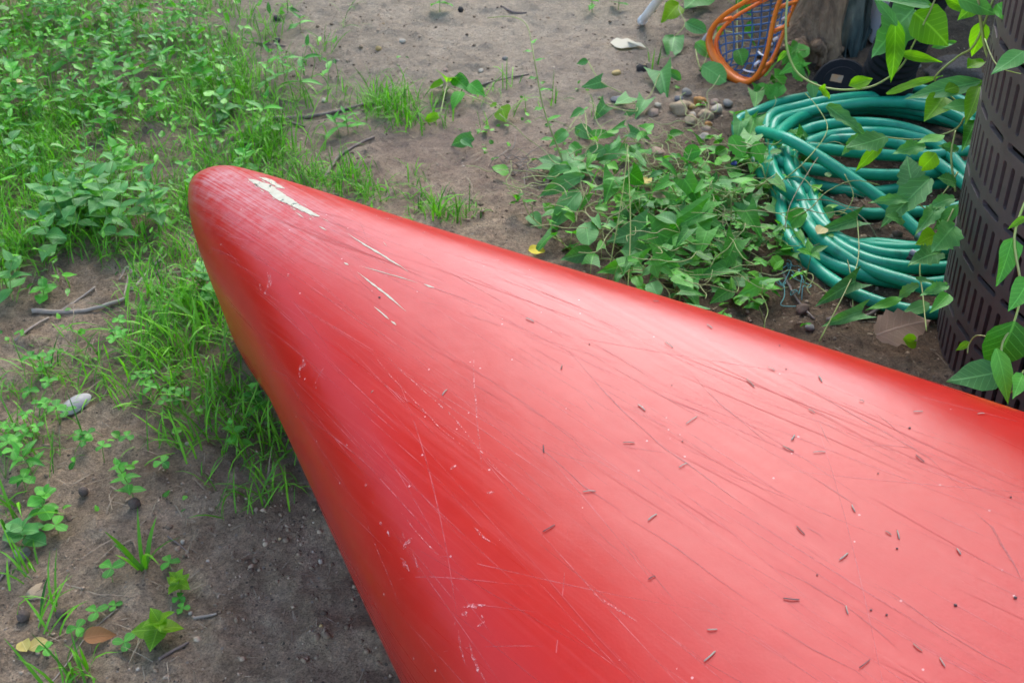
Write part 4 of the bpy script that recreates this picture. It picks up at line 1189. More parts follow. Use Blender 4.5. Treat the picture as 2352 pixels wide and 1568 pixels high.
TAN, PALE, ORG, GREY, BLUE, PINK, BROWN, YEL, DARK = (.46, .33, .19), (.54, .45, .33), (.45, .21, .05), (.28, .25, .205), (.19, .18, .17), (.40, .27, .185), (.17, .105, .065), (.55, .38, .14), (.045, .036, .03)
stone_list = [
    (1561, 256, 44, TAN, .8, 'large tan stone with a rough face in the pebble heap'), (1606, 232, 30, ORG, .8, 'rusty orange-brown stone at the back of the pebble heap'),
    (1498, 265, 30, PINK, .7, 'grey-pink stone just left of the large tan stone'), (1621, 270, 32, TAN, .7, 'smooth tan stone in the pebble heap front, right of the large one'),
    (1586, 283, 30, TAN, .7, 'tan stone in front of the large one, partly under a leaf'), (1591, 250, 15, YEL, .9, 'small cream pebble touching the large tan stone'),
    (1616, 247, 19, BROWN, .8, 'small brown pebble below the rusty orange stone'), (1641, 240, 21, PINK, .8, 'small pinkish pebble right of the rusty orange stone'),
    (1646, 258, 25, PALE, .8, 'pale pebble at the right side of the heap'), (1576, 221, 24, GREY, .7, 'speckled grey stone at the back of the pebble heap'),
    (1559, 228, 19, BLUE, .7, 'blue-grey pebble behind the large tan stone'), (1671, 243, 24, GREY, .7, 'flat grey stone near the hose at the heap edge'),
    (1591, 266, 18, PALE, .6, 'pale flat pebble between the two biggest tan stones'), (1580, 239, 21, TAN, .7, 'tan pebble left of the rusty orange stone'),
    (1553, 303, 13, PALE, .8, 'tiny pale pebble in front of the heap'), (1621, 300, 22, PINK, .6, 'flat pinkish stone close to the hose bend'),
    (1627, 287, 17, ORG, .8, 'small orange pebble close to the hose bend'), (1616, 316, 26, PALE, .5, 'pale flat stone beside the leftmost hose bend'),
    (1371, 345, 17, PINK, .8, 'lone pinkish pebble between low weeds'), (1418, 223, 34, BLUE, .35, 'flat slate-grey stone lying alone on bare soil'),
    (1416, 172, 21, YEL, .7, 'oval yellow pebble on bare soil'), (1473, 171, 24, DARK, .9, 'dark round clod right of the oval yellow pebble'),
    (1513, 350, 38, PINK, .35, 'flat pink-brown stone at the edge of the vine patch'), (1541, 156, 15, TAN, .6, 'small tan pebble left of the lacrosse head'),
    (1480, 152, 11, YEL, .8, 'tiny yellow pebble behind the dark clod'), (1511, 243, 17, PALE, .7, 'small pale pebble behind the grey-pink stone'),
    (745, 235, 14, PALE, .8, 'cream pebble near the long stick behind the canoe'), (924, 95, 15, PALE, .6, 'pale pebble on the open soil far back'),
    (869, 107, 13, YEL, .8, 'small yellow pebble on the open soil far back'), (1023, 165, 15, PINK, .6, 'pinkish oval pebble on open soil'),
    (1053, 190, 22, DARK, .7, 'dark stone beside the small weeds on open soil'), (1010, 200, 15, PALE, .5, 'flat white pebble left of the dark stone'),
    (1105, 155, 15, PALE, .7, 'white pebble on open soil left of the tall weed'), (637, 49, 18, DARK, .9, 'round dark clod far back on the soil'),
    (637, 97, 16, DARK, .8, 'dark clod at the end of the thin far stick'), (698, 146, 12, DARK, .9, 'small dark clod near the sparse seedlings'),
    (1058, 25, 16, DARK, .8, 'dark clod by the seedling at the back edge'), (1160, 135, 16, GREY, .7, 'grey pebble on open soil left of the tall weed tip'),
    (2075, 300, 18, BROWN, .7, 'brown stone inside the coiled hose'), (1935, 585, 20, BROWN, .7, 'dull brown stone inside the hose loop'), (2060, 540, 22, BROWN, .7, 'brown stone near the nozzle inside the hose'),
    (1985, 535, 18, TAN, .7, 'tan pebble inside the hose loop'), (1860, 752, 22, GREY, .5, 'angular grey stone between the hose and the hull'), (1842, 715, 30, BROWN, .6, 'brown rounded stone below the lowest hose strand'),
    (2106, 152, 20, GREY, .7, 'small grey stone at the foot of the black pipe'),
    (737, 1290, 14, PALE, .8, 'white pebble in the shade beside the hull'), (420, 1245, 11, PALE, .8, 'small round pebble on the soil near the seedlings'), (738, 1440, 10, YEL, .8, 'tiny yellow pebble in the shade beside the hull'),
    (430, 1020, 10, PALE, .9, 'tiny white pebble below the grass tuft'), (438, 1409, 11, PALE, .9, 'small pale pebble by the two tiny clovers'), (400, 1445, 11, PALE, .9, 'small pale pebble under the biggest seedling'),
    (160, 1192, 18, BROWN, .4, 'flat brown stone in the bare soil, below the small cones'), (92, 1360, 44, TAN, .18, 'broad flat tan stone sunk in the soil'), (50, 1270, 40, GREY, .15, 'flat grey stone sunk in the soil at the frame edge'),
]
for i, (px, py, s, c, fl, lab) in enumerate(stone_list):
    g = G(px, py)
    d = (Vector((0, 0, CAM_Z)) - g).length
    S = s / FPX * d * 1.05
    me = rock_mesh(100 + i, fl, 0.0 if fl > .45 else 0.05, 3 if s > 25 else 2, stone_mat(c))
    o = link('stone', me); o.location = (g.x, g.y, g.z + S * fl * 0.22); o.scale = (S, S, S)
    o.rotation_euler = (random.uniform(-.2, .2), random.uniform(-.2, .2), random.uniform(0, 6.28))
    tag(o, lab, 'stone', 'stones on the soil')
# concrete lump behind the bin
g = P(2192, 172, 0.05)
me = rock_mesh(5, 0.7, 0.045, 4, simple_mat('concrete', (.20, .17, .145), (.10, .085, .072), 0.95, 25, 60, 1.0, .01)); me.polygons.foreach_set('use_smooth', np.ones(len(me.polygons), bool))
o = link('concrete_lump', me); o.location = P(2190, 168, .03); o.scale = (.13, .11, .10)
tag(o, 'rough grey lump of concrete between the black pipe and the bin', 'rock')

def cone_ball(px, py, s, lab):
    g = G(px, py); S = s / FPX * (Vector((0, 0, CAM_Z)) - g).length
    m = simple_mat('cone_scales', (.13, .09, .065), (.06, .042, .03), .9, 70)
    root = empty('small_cone', g, label=lab, cat='cone', group='small cones on the soil')
    V, F = [], []
    c = g + Vector((0, 0, S * .38))
    ico = rock_mesh(int(px), .95, 0.0, 2, m)
    k = link('core', ico, root); k.matrix_parent_inverse = Matrix.Identity(4); k.location = (0, 0, S * .38); k.scale = (S * .86,) * 3
    me = None
    for i in range(34):
        an = i * 2.39996; zz = 1 - 2 * (i + .5) / 34; rr = math.sqrt(1 - zz * zz)
        n = Vector((rr * math.cos(an), rr * math.sin(an), zz))
        if me is None:
            V = [(-.16, 0, 0), (.16, 0, 0), (.2, 0, .12), (0, -.03, .24), (-.2, 0, .12), (0, .09, .06)]
            me = mesh('scale', V, [(0, 1, 5), (1, 2, 5), (2, 3, 5), (3, 4, 5), (4, 0, 5), (4, 3, 2, 1, 0)], m, smooth=False)
        o = link('scale', me, root); o.matrix_parent_inverse = Matrix.Identity(4)
        o.location = Vector((0, 0, S * .38)) + n * S * .36
        o.rotation_mode = 'QUATERNION'; o.rotation_quaternion = n.to_track_quat('Y', 'Z'); o.scale = (S, S, S)
for a in [(195, 1138, 24, 'small brown cone lying alone below the pale shell'), (311, 1163, 29, 'small brown cone on open soil near the upright seedling'), (56, 1420, 30, 'small brown cone near the picture edge at lower soil'), (143, 1416, 27, 'small brown cone above the yellowed leaf')]:
    cone_ball(*a)

# ------------------------------------------------------------------ leaves
def leaf_geo(shape, seed=0):
    """unit-length leaf along +x; returns verts, quads, uv"""
    r = random.Random(seed)
    prof = {
        'lance': ([0, .06, .2, .4, .62, .82, 1.0], [.02, .07, .14, .165, .13, .06, .0]),
        'ovate': ([0, .06, .2, .4, .62, .82, 1.0], [.03, .17, .29, .31, .23, .11, .0]),
        'arrow': ([0, .10, .25, .45, .65, .84, 1.0], [.34, .31, .26, .215, .15, .075, .0]),
        'round': ([0, .06, .2, .45, .7, .9, 1.0], [.03, .18, .33, .42, .38, .22, .02]),
        'serr': ([0, .05, .14, .23, .32, .41, .5, .59, .68, .77, .86, .94, 1.0], [.02, .12, .19, .25, .27, .28, .27, .245, .21, .165, .115, .06, .0]),
        'clover': ([0, .12, .35, .62, .85, 1.0], [.02, .16, .33, .40, .32, .06]),
    }[shape]
    ts, ws = prof
    if shape != 'serr':
        tt = np.linspace(0, 1, 9) ** (1.15 if shape == 'arrow' else 1.0)
        ws = np.clip(spline(np.array(ts), np.array(ws), tt), 0, 1).tolist(); ts = tt.tolist(); ws[-1] = 0.0
    curl = r.uniform(.05, .45); fold = r.uniform(.05, .40); wav = r.uniform(.0, .06); tw = r.uniform(-.35, .35); side = r.uniform(-.12, .12)
    V, UV, F = [], [], []
    for i, (t, w) in enumerate(zip(ts, ws)):
        ww = w
        if shape == 'serr' and 0 < i < len(ts) - 1: ww = w * (1.10 if i % 2 else 0.88)
        ww *= 1 + r.uniform(-.05, .05)
        ang = curl * 1.6 * t
        x0 = math.sin(ang) / max(curl * 1.6, 1e-3); z0 = -(1 - math.cos(ang)) / max(curl * 1.6, 1e-3)
        for j, c in enumerate((-1, -.5, 0, .5, 1)):
            xx = x0
            if shape == 'arrow':
                back = .26 * max(0, 1 - t / .32) ** 1.3
                xx -= back * abs(c) ** 1.5
            if shape == 'serr': xx -= 0.035 * abs(c)
            yy = c * ww + side * t * t
            zz = z0 + abs(c) * ww * fold + wav * math.sin(t * 9 + c * 2 + seed) * abs(c)
            a = tw * t
            V.append((xx, yy * math.cos(a) - 0 * zz, zz + yy * math.sin(a)))
            UV.append((0.5 + c * 0.5 * (w / max(ws)), t))
    n = len(ts)
    for i in range(n - 1):
        for j in range(4):
            o = i * 5 + j
            F.append((o, o + 1, o + 6, o + 5))
    return V, F, UV

LEAF = {}
for sh in ('lance', 'ovate', 'arrow', 'round', 'serr', 'clover'):
    LEAF[sh] = [leaf_geo(sh, k * 7 + 3) for k in range(5)]
LEAF_ME = {}
def leaf_mesh(shape, k, mat):
    key = (shape, k, mat.name)
    if key not in LEAF_ME:
        v, f, uv = LEAF[shape][k]
        LEAF_ME[key] = mesh('leaf', v, f, mat, uv=uv)
    return LEAF_ME[key]

def frame(p, d, n, s, wr=1.0):
    x = Vector(d).normalized()
    z = Vector(n) - x * Vector(n).dot(x)
    if z.length < 1e-4: z = Vector((0.3, -0.9, 0.2)) - x * Vector((0.3, -0.9, 0.2)).dot(x)
    z.normalize(); y = z.cross(x)
    M = Matrix.Identity(4)
    for i in range(3):
        M[i][0] = x[i] * s; M[i][1] = y[i] * s * wr; M[i][2] = z[i] * s; M[i][3] = p[i]
    return M

def add_leaf(par, p, d, n, s, shape, mat, wr=1.0, k=None, name='leaf'):
    k = random.randrange(5) if k is None else k
    return link(name, leaf_mesh(shape, k, mat), par, M=frame(p, d, n, s, wr))

def stem_mesh(par, path, r0, r1=None, mat=None, name='stem', sides=5):
    n = len(path); r1 = r0 * .5 if r1 is None else r1
    V, F = tube_geo(path, [r0 + (r1 - r0) * i / max(n - 1, 1) for i in range(n)], sides)
    return link(name, mesh(name, V, F, mat or M_stem), par)

def weed(px, py, h, pairs, ls, shape='lance', mat=None, label='', group=None, lean=None, cat='weed', name='weed', wr=1.0, droop=0.15, base=None, whorl=2):
    b = base or G(px, py)
    mat = mat or M_leafw
    root = empty(name, b, label=label, cat=cat, group=group)
    lean = lean or Vector((random.uniform(-.3, .3), random.uniform(-.3, .3), 0))
    top = b + Vector((0, 0, h)) + lean * h
    path = smooth_path([b - Vector((0, 0, .005)), b + Vector((0, 0, h * .45)) + lean * h * .25, top], 4)
    stem_mesh(root, path, max(.0011, h * .011), mat=M_stem)
    an = random.uniform(0, 6.28)
    for i in range(pairs):
        t = (i + 1) / pairs
        p = path[min(len(path) - 1, int(round((0.22 + .78 * t) * (len(path) - 1))))]
        an += 1.57 + random.uniform(-.3, .3)
        s = ls * (1.05 - .45 * t ** 3) * random.uniform(.8, 1.15)
        for k in range(whorl):
            a = an + k * 2 * math.pi / whorl + random.uniform(-.25, .25)
            up = (.15 + .75 * t ** 2) - droop + random.uniform(-.15, .2)
            d = Vector((math.cos(a), math.sin(a), up))
            add_leaf(root, p, d, Vector((random.uniform(-.25, .25), random.uniform(-.25, .25), 1)), s, shape, mat, wr)
    return root

def clover(px, py, h, s, label, group='clovers on the soil', n=1):
    b = G(px, py)
    root = empty('clover', b, label=label, cat='clover', group=group)
    for q in range(n):
        an = random.uniform(0, 6.28)
        top = b + Vector((math.cos(an) * h * .5 * (q > 0 or .3), math.sin(an) * h * .5 * (q > 0 or .3), h * random.uniform(.7, 1.1)))
        stem_mesh(root, smooth_path([b, (b + top) / 2 + Vector((0, 0, h * .15)), top], 3), .0008, .0007)
        a0 = random.uniform(0, 2)
        for k in range(3):
            a = a0 + k * 2.094
            add_leaf(root, top, Vector((math.cos(a), math.sin(a), .12)), Vector((0, 0, 1)), s, 'clover', M_leafw, 1.0, name='leaflet')
    return root

# ---- scatter helpers
def density(px, py, blobs):
    d = np.zeros_like(px)
    for (cx, cy, rx, ry, w) in blobs:
        d = np.maximum(d, w * np.exp(-(((px - cx) / rx) ** 2 + ((py - cy) / ry) ** 2) * 0.9))
    return d

def scatter_points(n, blobs, seed, clump=0.0):
    r = np.random.default_rng(seed)
    x = r.uniform(-1.9, 1.9, n); y = r.uniform(0.5, 3.45, n)
    z = gh(x, y)
    px, py = project(x, y, z)
    d = density(px, py, blobs)
    if clump: d = d * np.clip((fbm(x * 7 + seed, y * 7, 3) - .5) * clump * 4 + .6, 0, 1.3)
    # nothing grows under the canoe
    c, s = math.cos(HP[2]), math.sin(HP[2])
    u = (x - HP[0]) * c + (y - HP[1]) * s; v = -(x - HP[0]) * s + (y - HP[1]) * c
    B = np.interp(u, UK, [0.0, .03, .06, .12, .2, .27, .3])
    keep = (r.random(n) < d) & ~((u > 0.02) & (np.abs(v + 0.03) < B))
    return np.stack([x[keep], y[keep], z[keep]], 1), px[keep], py[keep]

def blades(name, pts, lo, hi, wlo, whi, lean, mat, seed, per=1, spread=0.0, label=None, cat=None, kind=None, parent=None, hs=None, flat=0.0):
    r = np.random.default_rng(seed)
    p = np.repeat(pts, per, 0)
    n = len(p)
    if n == 0: return None
    p = p + np.stack([r.normal(size=n) * spread, r.normal(size=n) * spread, np.zeros(n)], 1)
    p[:, 2] = gh(p[:, 0], p[:, 1]) - 0.002
    h = r.uniform(lo, hi, n) * (np.repeat(hs, per) if hs is not None else 1)
    w = r.uniform(wlo, whi, n)
    an = r.uniform(0, 2 * np.pi, n)
    d = np.stack([np.cos(an), np.sin(an)], 1)
    l0 = r.uniform(0, lean, n); cv = r.uniform(.15, 2.3, n)
    R = 5
    t = np.linspace(0, 1, R)
    # arc: tilt grows along the blade
    tilt = l0[:, None] + cv[:, None] * t[None] ** 1.2 + flat
    seg = h[:, None] / (R - 1)
    dx = np.concatenate([np.zeros((n, 1)), np.cumsum(np.sin(tilt[:, :-1]) * seg, 1)], 1)
    dz = np.concatenate([np.zeros((n, 1)), np.cumsum(np.cos(tilt[:, :-1]) * seg, 1)], 1)
    cx = p[:, 0, None] + d[:, 0, None] * dx; cy = p[:, 1, None] + d[:, 1, None] * dx; cz = p[:, 2, None] + np.maximum(dz, 0.002)
    sx, sy = -d[:, 1, None], d[:, 0, None]
    tww = r.uniform(-.8, .8, n)[:, None] * t
    wid = w[:, None] * np.array([.7, 1, .9, .6, .06])[None] * .5
    L = np.stack([cx + sx * wid, cy + sy * wid, cz + wid * np.sin(tww)], -1); Rr = np.stack([cx - sx * wid, cy - sy * wid, cz - wid * np.sin(tww)], -1)
    V = np.stack([L, Rr], 2).reshape(-1, 3)       # n, R, 2
    base = (np.arange(n) * R * 2)[:, None]
    k = np.arange(R - 1)[None] * 2
    Q = np.stack([base + k, base + k + 1, base + k + 3, base + k + 2], -1).reshape(-1, 4)
    uv = np.tile(np.stack([np.tile([0.3, 0.7], R), np.repeat(t, 2)], 1), (n, 1))
    tint = np.repeat(np.clip(r.normal(.5, .25, n), 0, 1), R * 2)
    o = link(name, big_mesh(name, V, Q, mat, uv=uv, tint=tint), parent)
    tag(o, label, cat, kind=kind)
    return o

def leaf_mass(name, pts, shapes, slo, shi, hlo, hi_, mat, seed, per, spread, label, cat, parent=None):
    r = np.random.default_rng(seed)
    p = np.repeat(pts, per, 0); n = len(p)
    p = p + np.stack([r.normal(size=n) * spread, r.normal(size=n) * spread, np.zeros(n)], 1)
    p[:, 2] = gh(p[:, 0], p[:, 1]) + r.uniform(hlo, hi_, n)
    Vs, Qs, UVs, Ts = [], [], [], []
    off = 0
    tem = [(np.array(v), np.array(f), np.array(uv)) for sh in shapes for (v, f, uv) in LEAF[sh]]
    which = r.integers(0, len(tem), n)
    for w, (tv, tf, tuv) in enumerate(tem):
        m = np.where(which == w)[0]; k = len(m)
        if k == 0: continue
        a = r.uniform(0, 2 * np.pi, k); el = r.normal(.15, .35, k); ro = r.normal(0, .35, k); s = r.uniform(slo, shi, k)
        X = np.stack([np.cos(a) * np.cos(el), np.sin(a) * np.cos(el), np.sin(el)], 1)
        Z = np.stack([-np.cos(a) * np.sin(el), -np.sin(a) * np.sin(el), np.cos(el)], 1)
        Y = np.cross(Z, X)
        Y2 = Y * np.cos(ro)[:, None] + Z * np.sin(ro)[:, None]; Z2 = np.cross(X, Y2)
        V = p[m][:, None] + s[:, None, None] * (tv[None, :, 0, None] * X[:, None] + tv[None, :, 1, None] * Y2[:, None] + tv[None, :, 2, None] * Z2[:, None])
        Vs.append(V.reshape(-1, 3)); nv = len(tv)
        Qs.append((tf[None] + (np.arange(k) * nv)[:, None, None] + off).reshape(-1, 4)); off += k * nv
        UVs.append(np.tile(tuv, (k, 1))); Ts.append(np.repeat(np.clip(r.normal(.5, .28, k), 0, 1), nv))
    o = link(name, big_mesh(name, np.concatenate(Vs), np.concatenate(Qs), mat, uv=np.concatenate(UVs), tint=np.concatenate(Ts)), parent)
    return tag(o, label, cat, kind='stuff')

# ------------------------------------------------------------------ grass and weeds as masses
GRASS = [(60, 330, 330, 190, 1.0), (250, 430, 280, 150, 1.0), (500, 300, 170, 130, .75), (600, 330, 90, 70, .9), (560, 230, 80, 60, .6), (330, 560, 160, 100, .8), (60, 560, 150, 90, .8), (450, 740, 130, 80, .6),
         (400, 850, 130, 60, .6), (520, 900, 130, 120, .6), (600, 1000, 80, 80, .6), (700, 400, 100, 45, .8), (820, 440, 80, 28, .7), (990, 490, 60, 25, .55), (640, 640, 50, 60, .6), (300, 170, 260, 130, .5), (80, 100, 160, 90, .4),
         (120, 880, 160, 60, .28), (60, 1010, 90, 60, .3), (230, 820, 130, 50, .3), (560, 1130, 90, 50, .3), (1100, 250, 150, 35, .18), (880, 250, 90, 40, .3)]
pts, _, _ = scatter_points(80000, GRASS, 21, 0.45)
hs_ = 0.55 + 0.75 * fbm(pts[:, 0] * 5, pts[:, 1] * 5 + 3, 2)
blades('grass', pts[:12000], .022, .088, .0010, .0030, 1.05, M_grass, 22, per=6, spread=.012, hs=hs_[:12000], label='green grass growing thick around the canoe tip', cat='grass', kind='stuff')
pts, _, _ = scatter_points(50000, GRASS, 23, 0.6)
blades('dry_grass', pts[:9000], .02, .07, .0008, .0018, .9, M_straw, 24, label='dry dead blades mixed into the green grass', cat='dry grass', kind='stuff', flat=.5)
WEEDS = [(100, 60, 220, 90, 1.0), (280, 170, 230, 110, 1.0), (60, 260, 140, 130, .9), (430, 110, 90, 70, .7), (200, 380, 220, 90, .7), (480, 300, 120, 80, .45), (240, 520, 120, 60, .7), (40, 640, 90, 50, .6), (560, 190, 60, 40, .4), (350, 30, 160, 40, .6)]
pts, _, _ = scatter_points(20000, WEEDS, 31, 0.4)
leaf_mass('weeds', pts[:4600], ('lance', 'lance', 'ovate'), .012, .034, .004, .085, M_leafs, 32, 3, .018, 'low leafy weeds crowding the grass at the far side', 'weeds')
# creeping ground cover of tiny leaves over the rest
SPARSE = [(300, 800, 320, 130, .5), (120, 1000, 160, 160, .5), (300, 1180, 250, 80, .12), (1150, 300, 260, 80, .25), (1500, 480, 260, 120, .5), (900, 320, 250, 90, .12), (1380, 250, 150, 60, .2)]
pts, _, _ = scatter_points(9000, SPARSE, 35, 0.9)
leaf_mass('ground_cover', pts[:900], ('clover', 'ovate'), .007, .016, .001, .014, M_leafs, 36, 2, .008, 'tiny creeping green leaves scattered over the soil', 'ground cover')
# dead straw mats and needle litter
STRAW = [(900, 180, 420, 110, .25), (250, 1150, 260, 120, .35), (420, 1400, 300, 200, .3), (1050, 400, 170, 70, 1.0), (1120, 470, 90, 50, .9), (1160, 430, 90, 50, .9), (960, 400, 100, 40, .6), (250, 790, 150, 50, .6), (1420, 290, 160, 60, .45), (300, 680, 120, 50, .6), (1500, 500, 180, 90, .5), (1960, 560, 260, 180, .35)]
pts, _, _ = scatter_points(40000, STRAW, 41, 0.7)
blades('dead_straw', pts[:6500], .02, .07, .0006, .0017, .3, M_straw, 42, label='mat of greyish dead straw on the soil behind the hull', cat='straw', kind='stuff', flat=1.15)
LIT = [(700, 1300, 900, 420, .7), (300, 1300, 400, 300, .8), (900, 150, 900, 200, .35), (2000, 600, 300, 250, .6)]
pts, _, _ = scatter_points(45000, LIT, 43)
blades('needle_litter', pts[:9000], .008, .028, .0008, .0019, .2, M_straw, 44, label='short dry needles and chaff strewn over the bare soil', cat='litter', kind='stuff', flat=1.3)

def crumbs(name, seed, blobs, cand, nmax, mu, sg, smin, smax, stops, label, cat):
    r = np.random.default_rng(seed)
    bm = bmesh.new(); bmesh.ops.create_icosphere(bm, subdivisions=1, radius=1.0)
    tv = np.array([v.co[:] for v in bm.verts]); tf = np.array([[v.index for v in f.verts] for f in bm.faces]); bm.free()
    nv = len(tv)
    pts, px, py = scatter_points(cand, blobs, seed + 1, .6)
    n = min(len(pts), nmax); pts = pts[:n]
    s = np.clip(r.lognormal(mu, sg, n), smin, smax)
    V = tv[None] * (1 + r.uniform(-.32, .32, (n, nv, 1))) * (1 + r.uniform(-.25, .25, (n, 1, 3))) * s[:, None, None] * np.array([1, 1, .7])
    a = r.uniform(0, 6.28, n); c, sn = np.cos(a)[:, None], np.sin(a)[:, None]
    V = np.stack([V[..., 0] * c - V[..., 1] * sn, V[..., 0] * sn + V[..., 1] * c, V[..., 2]], -1) + pts[:, None] + np.array([0, 0, .02]) * s[:, None, None]
    V = V.reshape(-1, 3)
    me = bpy.data.meshes.new(name)
    F = (tf[None, :, :3] + (np.arange(n) * nv)[:, None, None]).reshape(-1, 3)
    me.from_pydata(V.tolist(), [], F.tolist())
    at = me.attributes.new('tint', 'FLOAT', 'POINT'); at.data.foreach_set('value', np.repeat(r.random(n), nv).astype(np.float32))
    me.polygons.foreach_set('use_smooth', np.ones(len(me.polygons), bool))
    m, nt, b = new_mat('soil_crumb')
    t = nd(nt, 'ShaderNodeAttribute', attribute_name='tint')
    rp = ramp(nt, t.outputs['Fac'], stops)
    nt.links.new(rp.outputs[0], b.inputs['Base Color']); b.inputs['Roughness'].default_value = .95
    me.materials.append(m)
    tag(link(name, me), label, cat, kind='stuff')
crumbs('soil_crumbs', 51, [(700, 1250, 900, 500, .5), (1000, 150, 1200, 260, .25), (1950, 560, 330, 300, .5), (1450, 300, 350, 140, .3), (1100, 450, 300, 100, .3)], 110000, 32000, -6.35, .5, .0007, .005,
       [(0, (.10, .066, .04)), (.5, (.29, .205, .13)), (.93, (.42, .31, .205)), (.975, (.46, .38, .28)), (1, (.42, .28, .13))], 'loose crumbs of soil and grit over the bare ground', 'soil crumbs')
crumbs('soil_clods', 57, [(700, 1350, 260, 260, .8), (420, 1400, 380, 240, .45), (200, 1250, 250, 200, .25), (1960, 560, 300, 220, .7), (900, 120, 800, 160, .16), (1250, 420, 300, 120, .25)], 30000, 5500, -5.95, .4, .0015, .0055,
       [(0, (.12, .08, .048)), (.6, (.24, .165, .10)), (1, (.32, .23, .145))], 'small brown clods of crumbled soil on the ground', 'soil clods')

# ------------------------------------------------------------------ single weeds, tufts and clovers
pts, pxs, pys = scatter_points(2600, WEEDS, 61, 0.3)
for i in range(min(130, len(pts))):
    weed(0, 0, random.uniform(.06, .13), random.choice((3, 4, 4, 5)), random.uniform(.026, .046), random.choice(('lance', 'lance', 'ovate')), random.choice((M_leafw, M_leafw, M_leafg)),
         'leafy upright weed in the thick growth behind the canoe tip', 'leafy weeds behind the canoe tip', base=Vector(pts[i]))
for i in range(13):
    x, y = 235 + random.gauss(0, 62), 520 + random.gauss(0, 34)
    weed(x, y, random.uniform(.07, .12), 4, random.uniform(.042, .056), 'ovate', M_leafg, 'broad-leaved grey-green weed in the clump left of the canoe tip', 'broad-leaved clump left of the canoe tip', wr=.95)
for (x, y, h, prs, ls, sh, mt, lab) in [
    (800, 305, .05, 4, .045, 'lance', M_leafw, 'bushy light green weed between the two fallen sticks'),
    (780, 312, .04, 3, .045, 'lance', M_leafw, 'low weed left of the bushy one between the fallen sticks'),
    (612, 215, .10, 4, .040, 'lance', M_leafw, 'upright weed at the edge of the grass on open soil'),
    (690, 225, .12, 4, .045, 'lance', M_leafw, 'tall narrow weed standing out from the grass edge'),
    (655, 190, .08, 4, .035, 'lance', M_leafw, 'small upright weed at the grass edge further back'),
    (755, 180, .05, 2, .04, 'lance', M_leafw, 'tiny two-leaved sprout on open soil'),
    (1010, 30, .05, 3, .04, 'ovate', M_leafw, 'weed seedling on a small mound at the back edge'),
    (690, 70, .03, 2, .05, 'lance', M_leafw, 'flat sprout with long leaves far back on open soil'),
    (1360, 30, .06, 4, .03, 'ovate', M_leafw, 'small dark weed on bare soil left of the white pipe'),
    (1420, 25, .06, 4, .03, 'ovate', M_leafw, 'small bright weed on bare soil beside the white pipe'),
    (1845, 668, .08, 1, .052, 'lance', M_leafw, 'young five-leaved weed in front of the hose coil'),
    (362, 1470, .032, 2, .031, 'ovate', M_leafb, 'bright green seedling with the largest leaves on bare soil'),
    (415, 1356, .024, 2, .023, 'ovate', M_leafb, 'second bright green seedling just beyond the largest one'),
    (310, 1150, .075, 6, .020, 'ovate', M_leafw, 'thin upright sprout with tiny leaves near the grass tuft'),
    (75, 1090, .05, 4, .040, 'lance', M_leafw, 'leafy weed on the soil below the pale shell'),
    (100, 1190, .05, 5, .024, 'round', M_leafw, 'bright weed with small round leaves near the frame edge'),
    (60, 1245, .04, 4, .030, 'round', M_leafg, 'low grey-green weed with round leaves by the frame edge'),
    (30, 690, .07, 4, .042, 'ovate', M_leafg, 'grey-green weed above the forked stick'),
    (105, 690, .03, 3, .03, 'round', M_leafw, 'low round-leaved weed at the forked stick'),
    (470, 650, .03, 3, .03, 'round', M_leafg, 'round-leaved weed growing against the hull flank'),
    (490, 700, .05, 4, .026, 'round', M_leafw, 'bright round-leaved weed beside the hull flank'),
    (600, 960, .06, 5, .022, 'ovate', M_leafw, 'dark small-leaved weed in the shade of the hull'),
    (555, 1030, .05, 4, .022, 'ovate', M_leafw, 'small weed in the grass right against the hull')]:
    big = 'seedling' in lab or 'five-leaved' in lab
    weed(x, y, h, prs, ls, sh, mt, lab, 'single weeds on the soil', wr=1.35 if big else 1.0, whorl=4 if big and prs < 3 else 2, droop=.25 if big else .15)

# tall thin weed in the middle
def tall_weed():
    b = G(1300, 395)
    root = empty('weed', b, label='tall thin weed with a nodding tip standing in the middle of the bare soil', cat='weed', group='single weeds on the soil')
    tr = [(1300, 395, 0), (1285, 350, .03), (1262, 290, .075), (1245, 235, .11), (1235, 180, .145), (1226, 130, .175), (1220, 95, .19)]
    path = smooth_path([P(x, y, b.z + h) for x, y, h in tr], 4)
    stem_mesh(root, path, .0022, .0010, M_vine)
    for i, (k, a) in enumerate([(4, 0), (6, 3), (9, .5), (11, 3.5), (14, 0), (16, 3.2), (19, .4), (21, 3), (23, 1.0)]):
        d = Vector((math.cos(a), math.sin(a) - .3, .35)); add_leaf(root, path[min(k, len(path) - 1)], d, (0, 0, 1), .03 * (1.2 - k / 40), 'lance', M_leafw, 1.4)
    ti = [(1220, 95, .19), (1212, 62, .205), (1195, 45, .21), (1165, 38, .205), (1120, 42, .19)]
    stem_mesh(root, smooth_path([P(x, y, b.z + h) for x, y, h in ti], 4), .0011, .0008, M_vine, name='nodding_tip')
    for a in range(9):
        an = a * .7 + random.uniform(-.2, .2)
        add_leaf(root, b + Vector((0, 0, .012)), Vector((math.cos(an), math.sin(an), .25)), (0, 0, 1), random.uniform(.055, .085), 'lance', M_leafg, 1.35)
tall_weed()

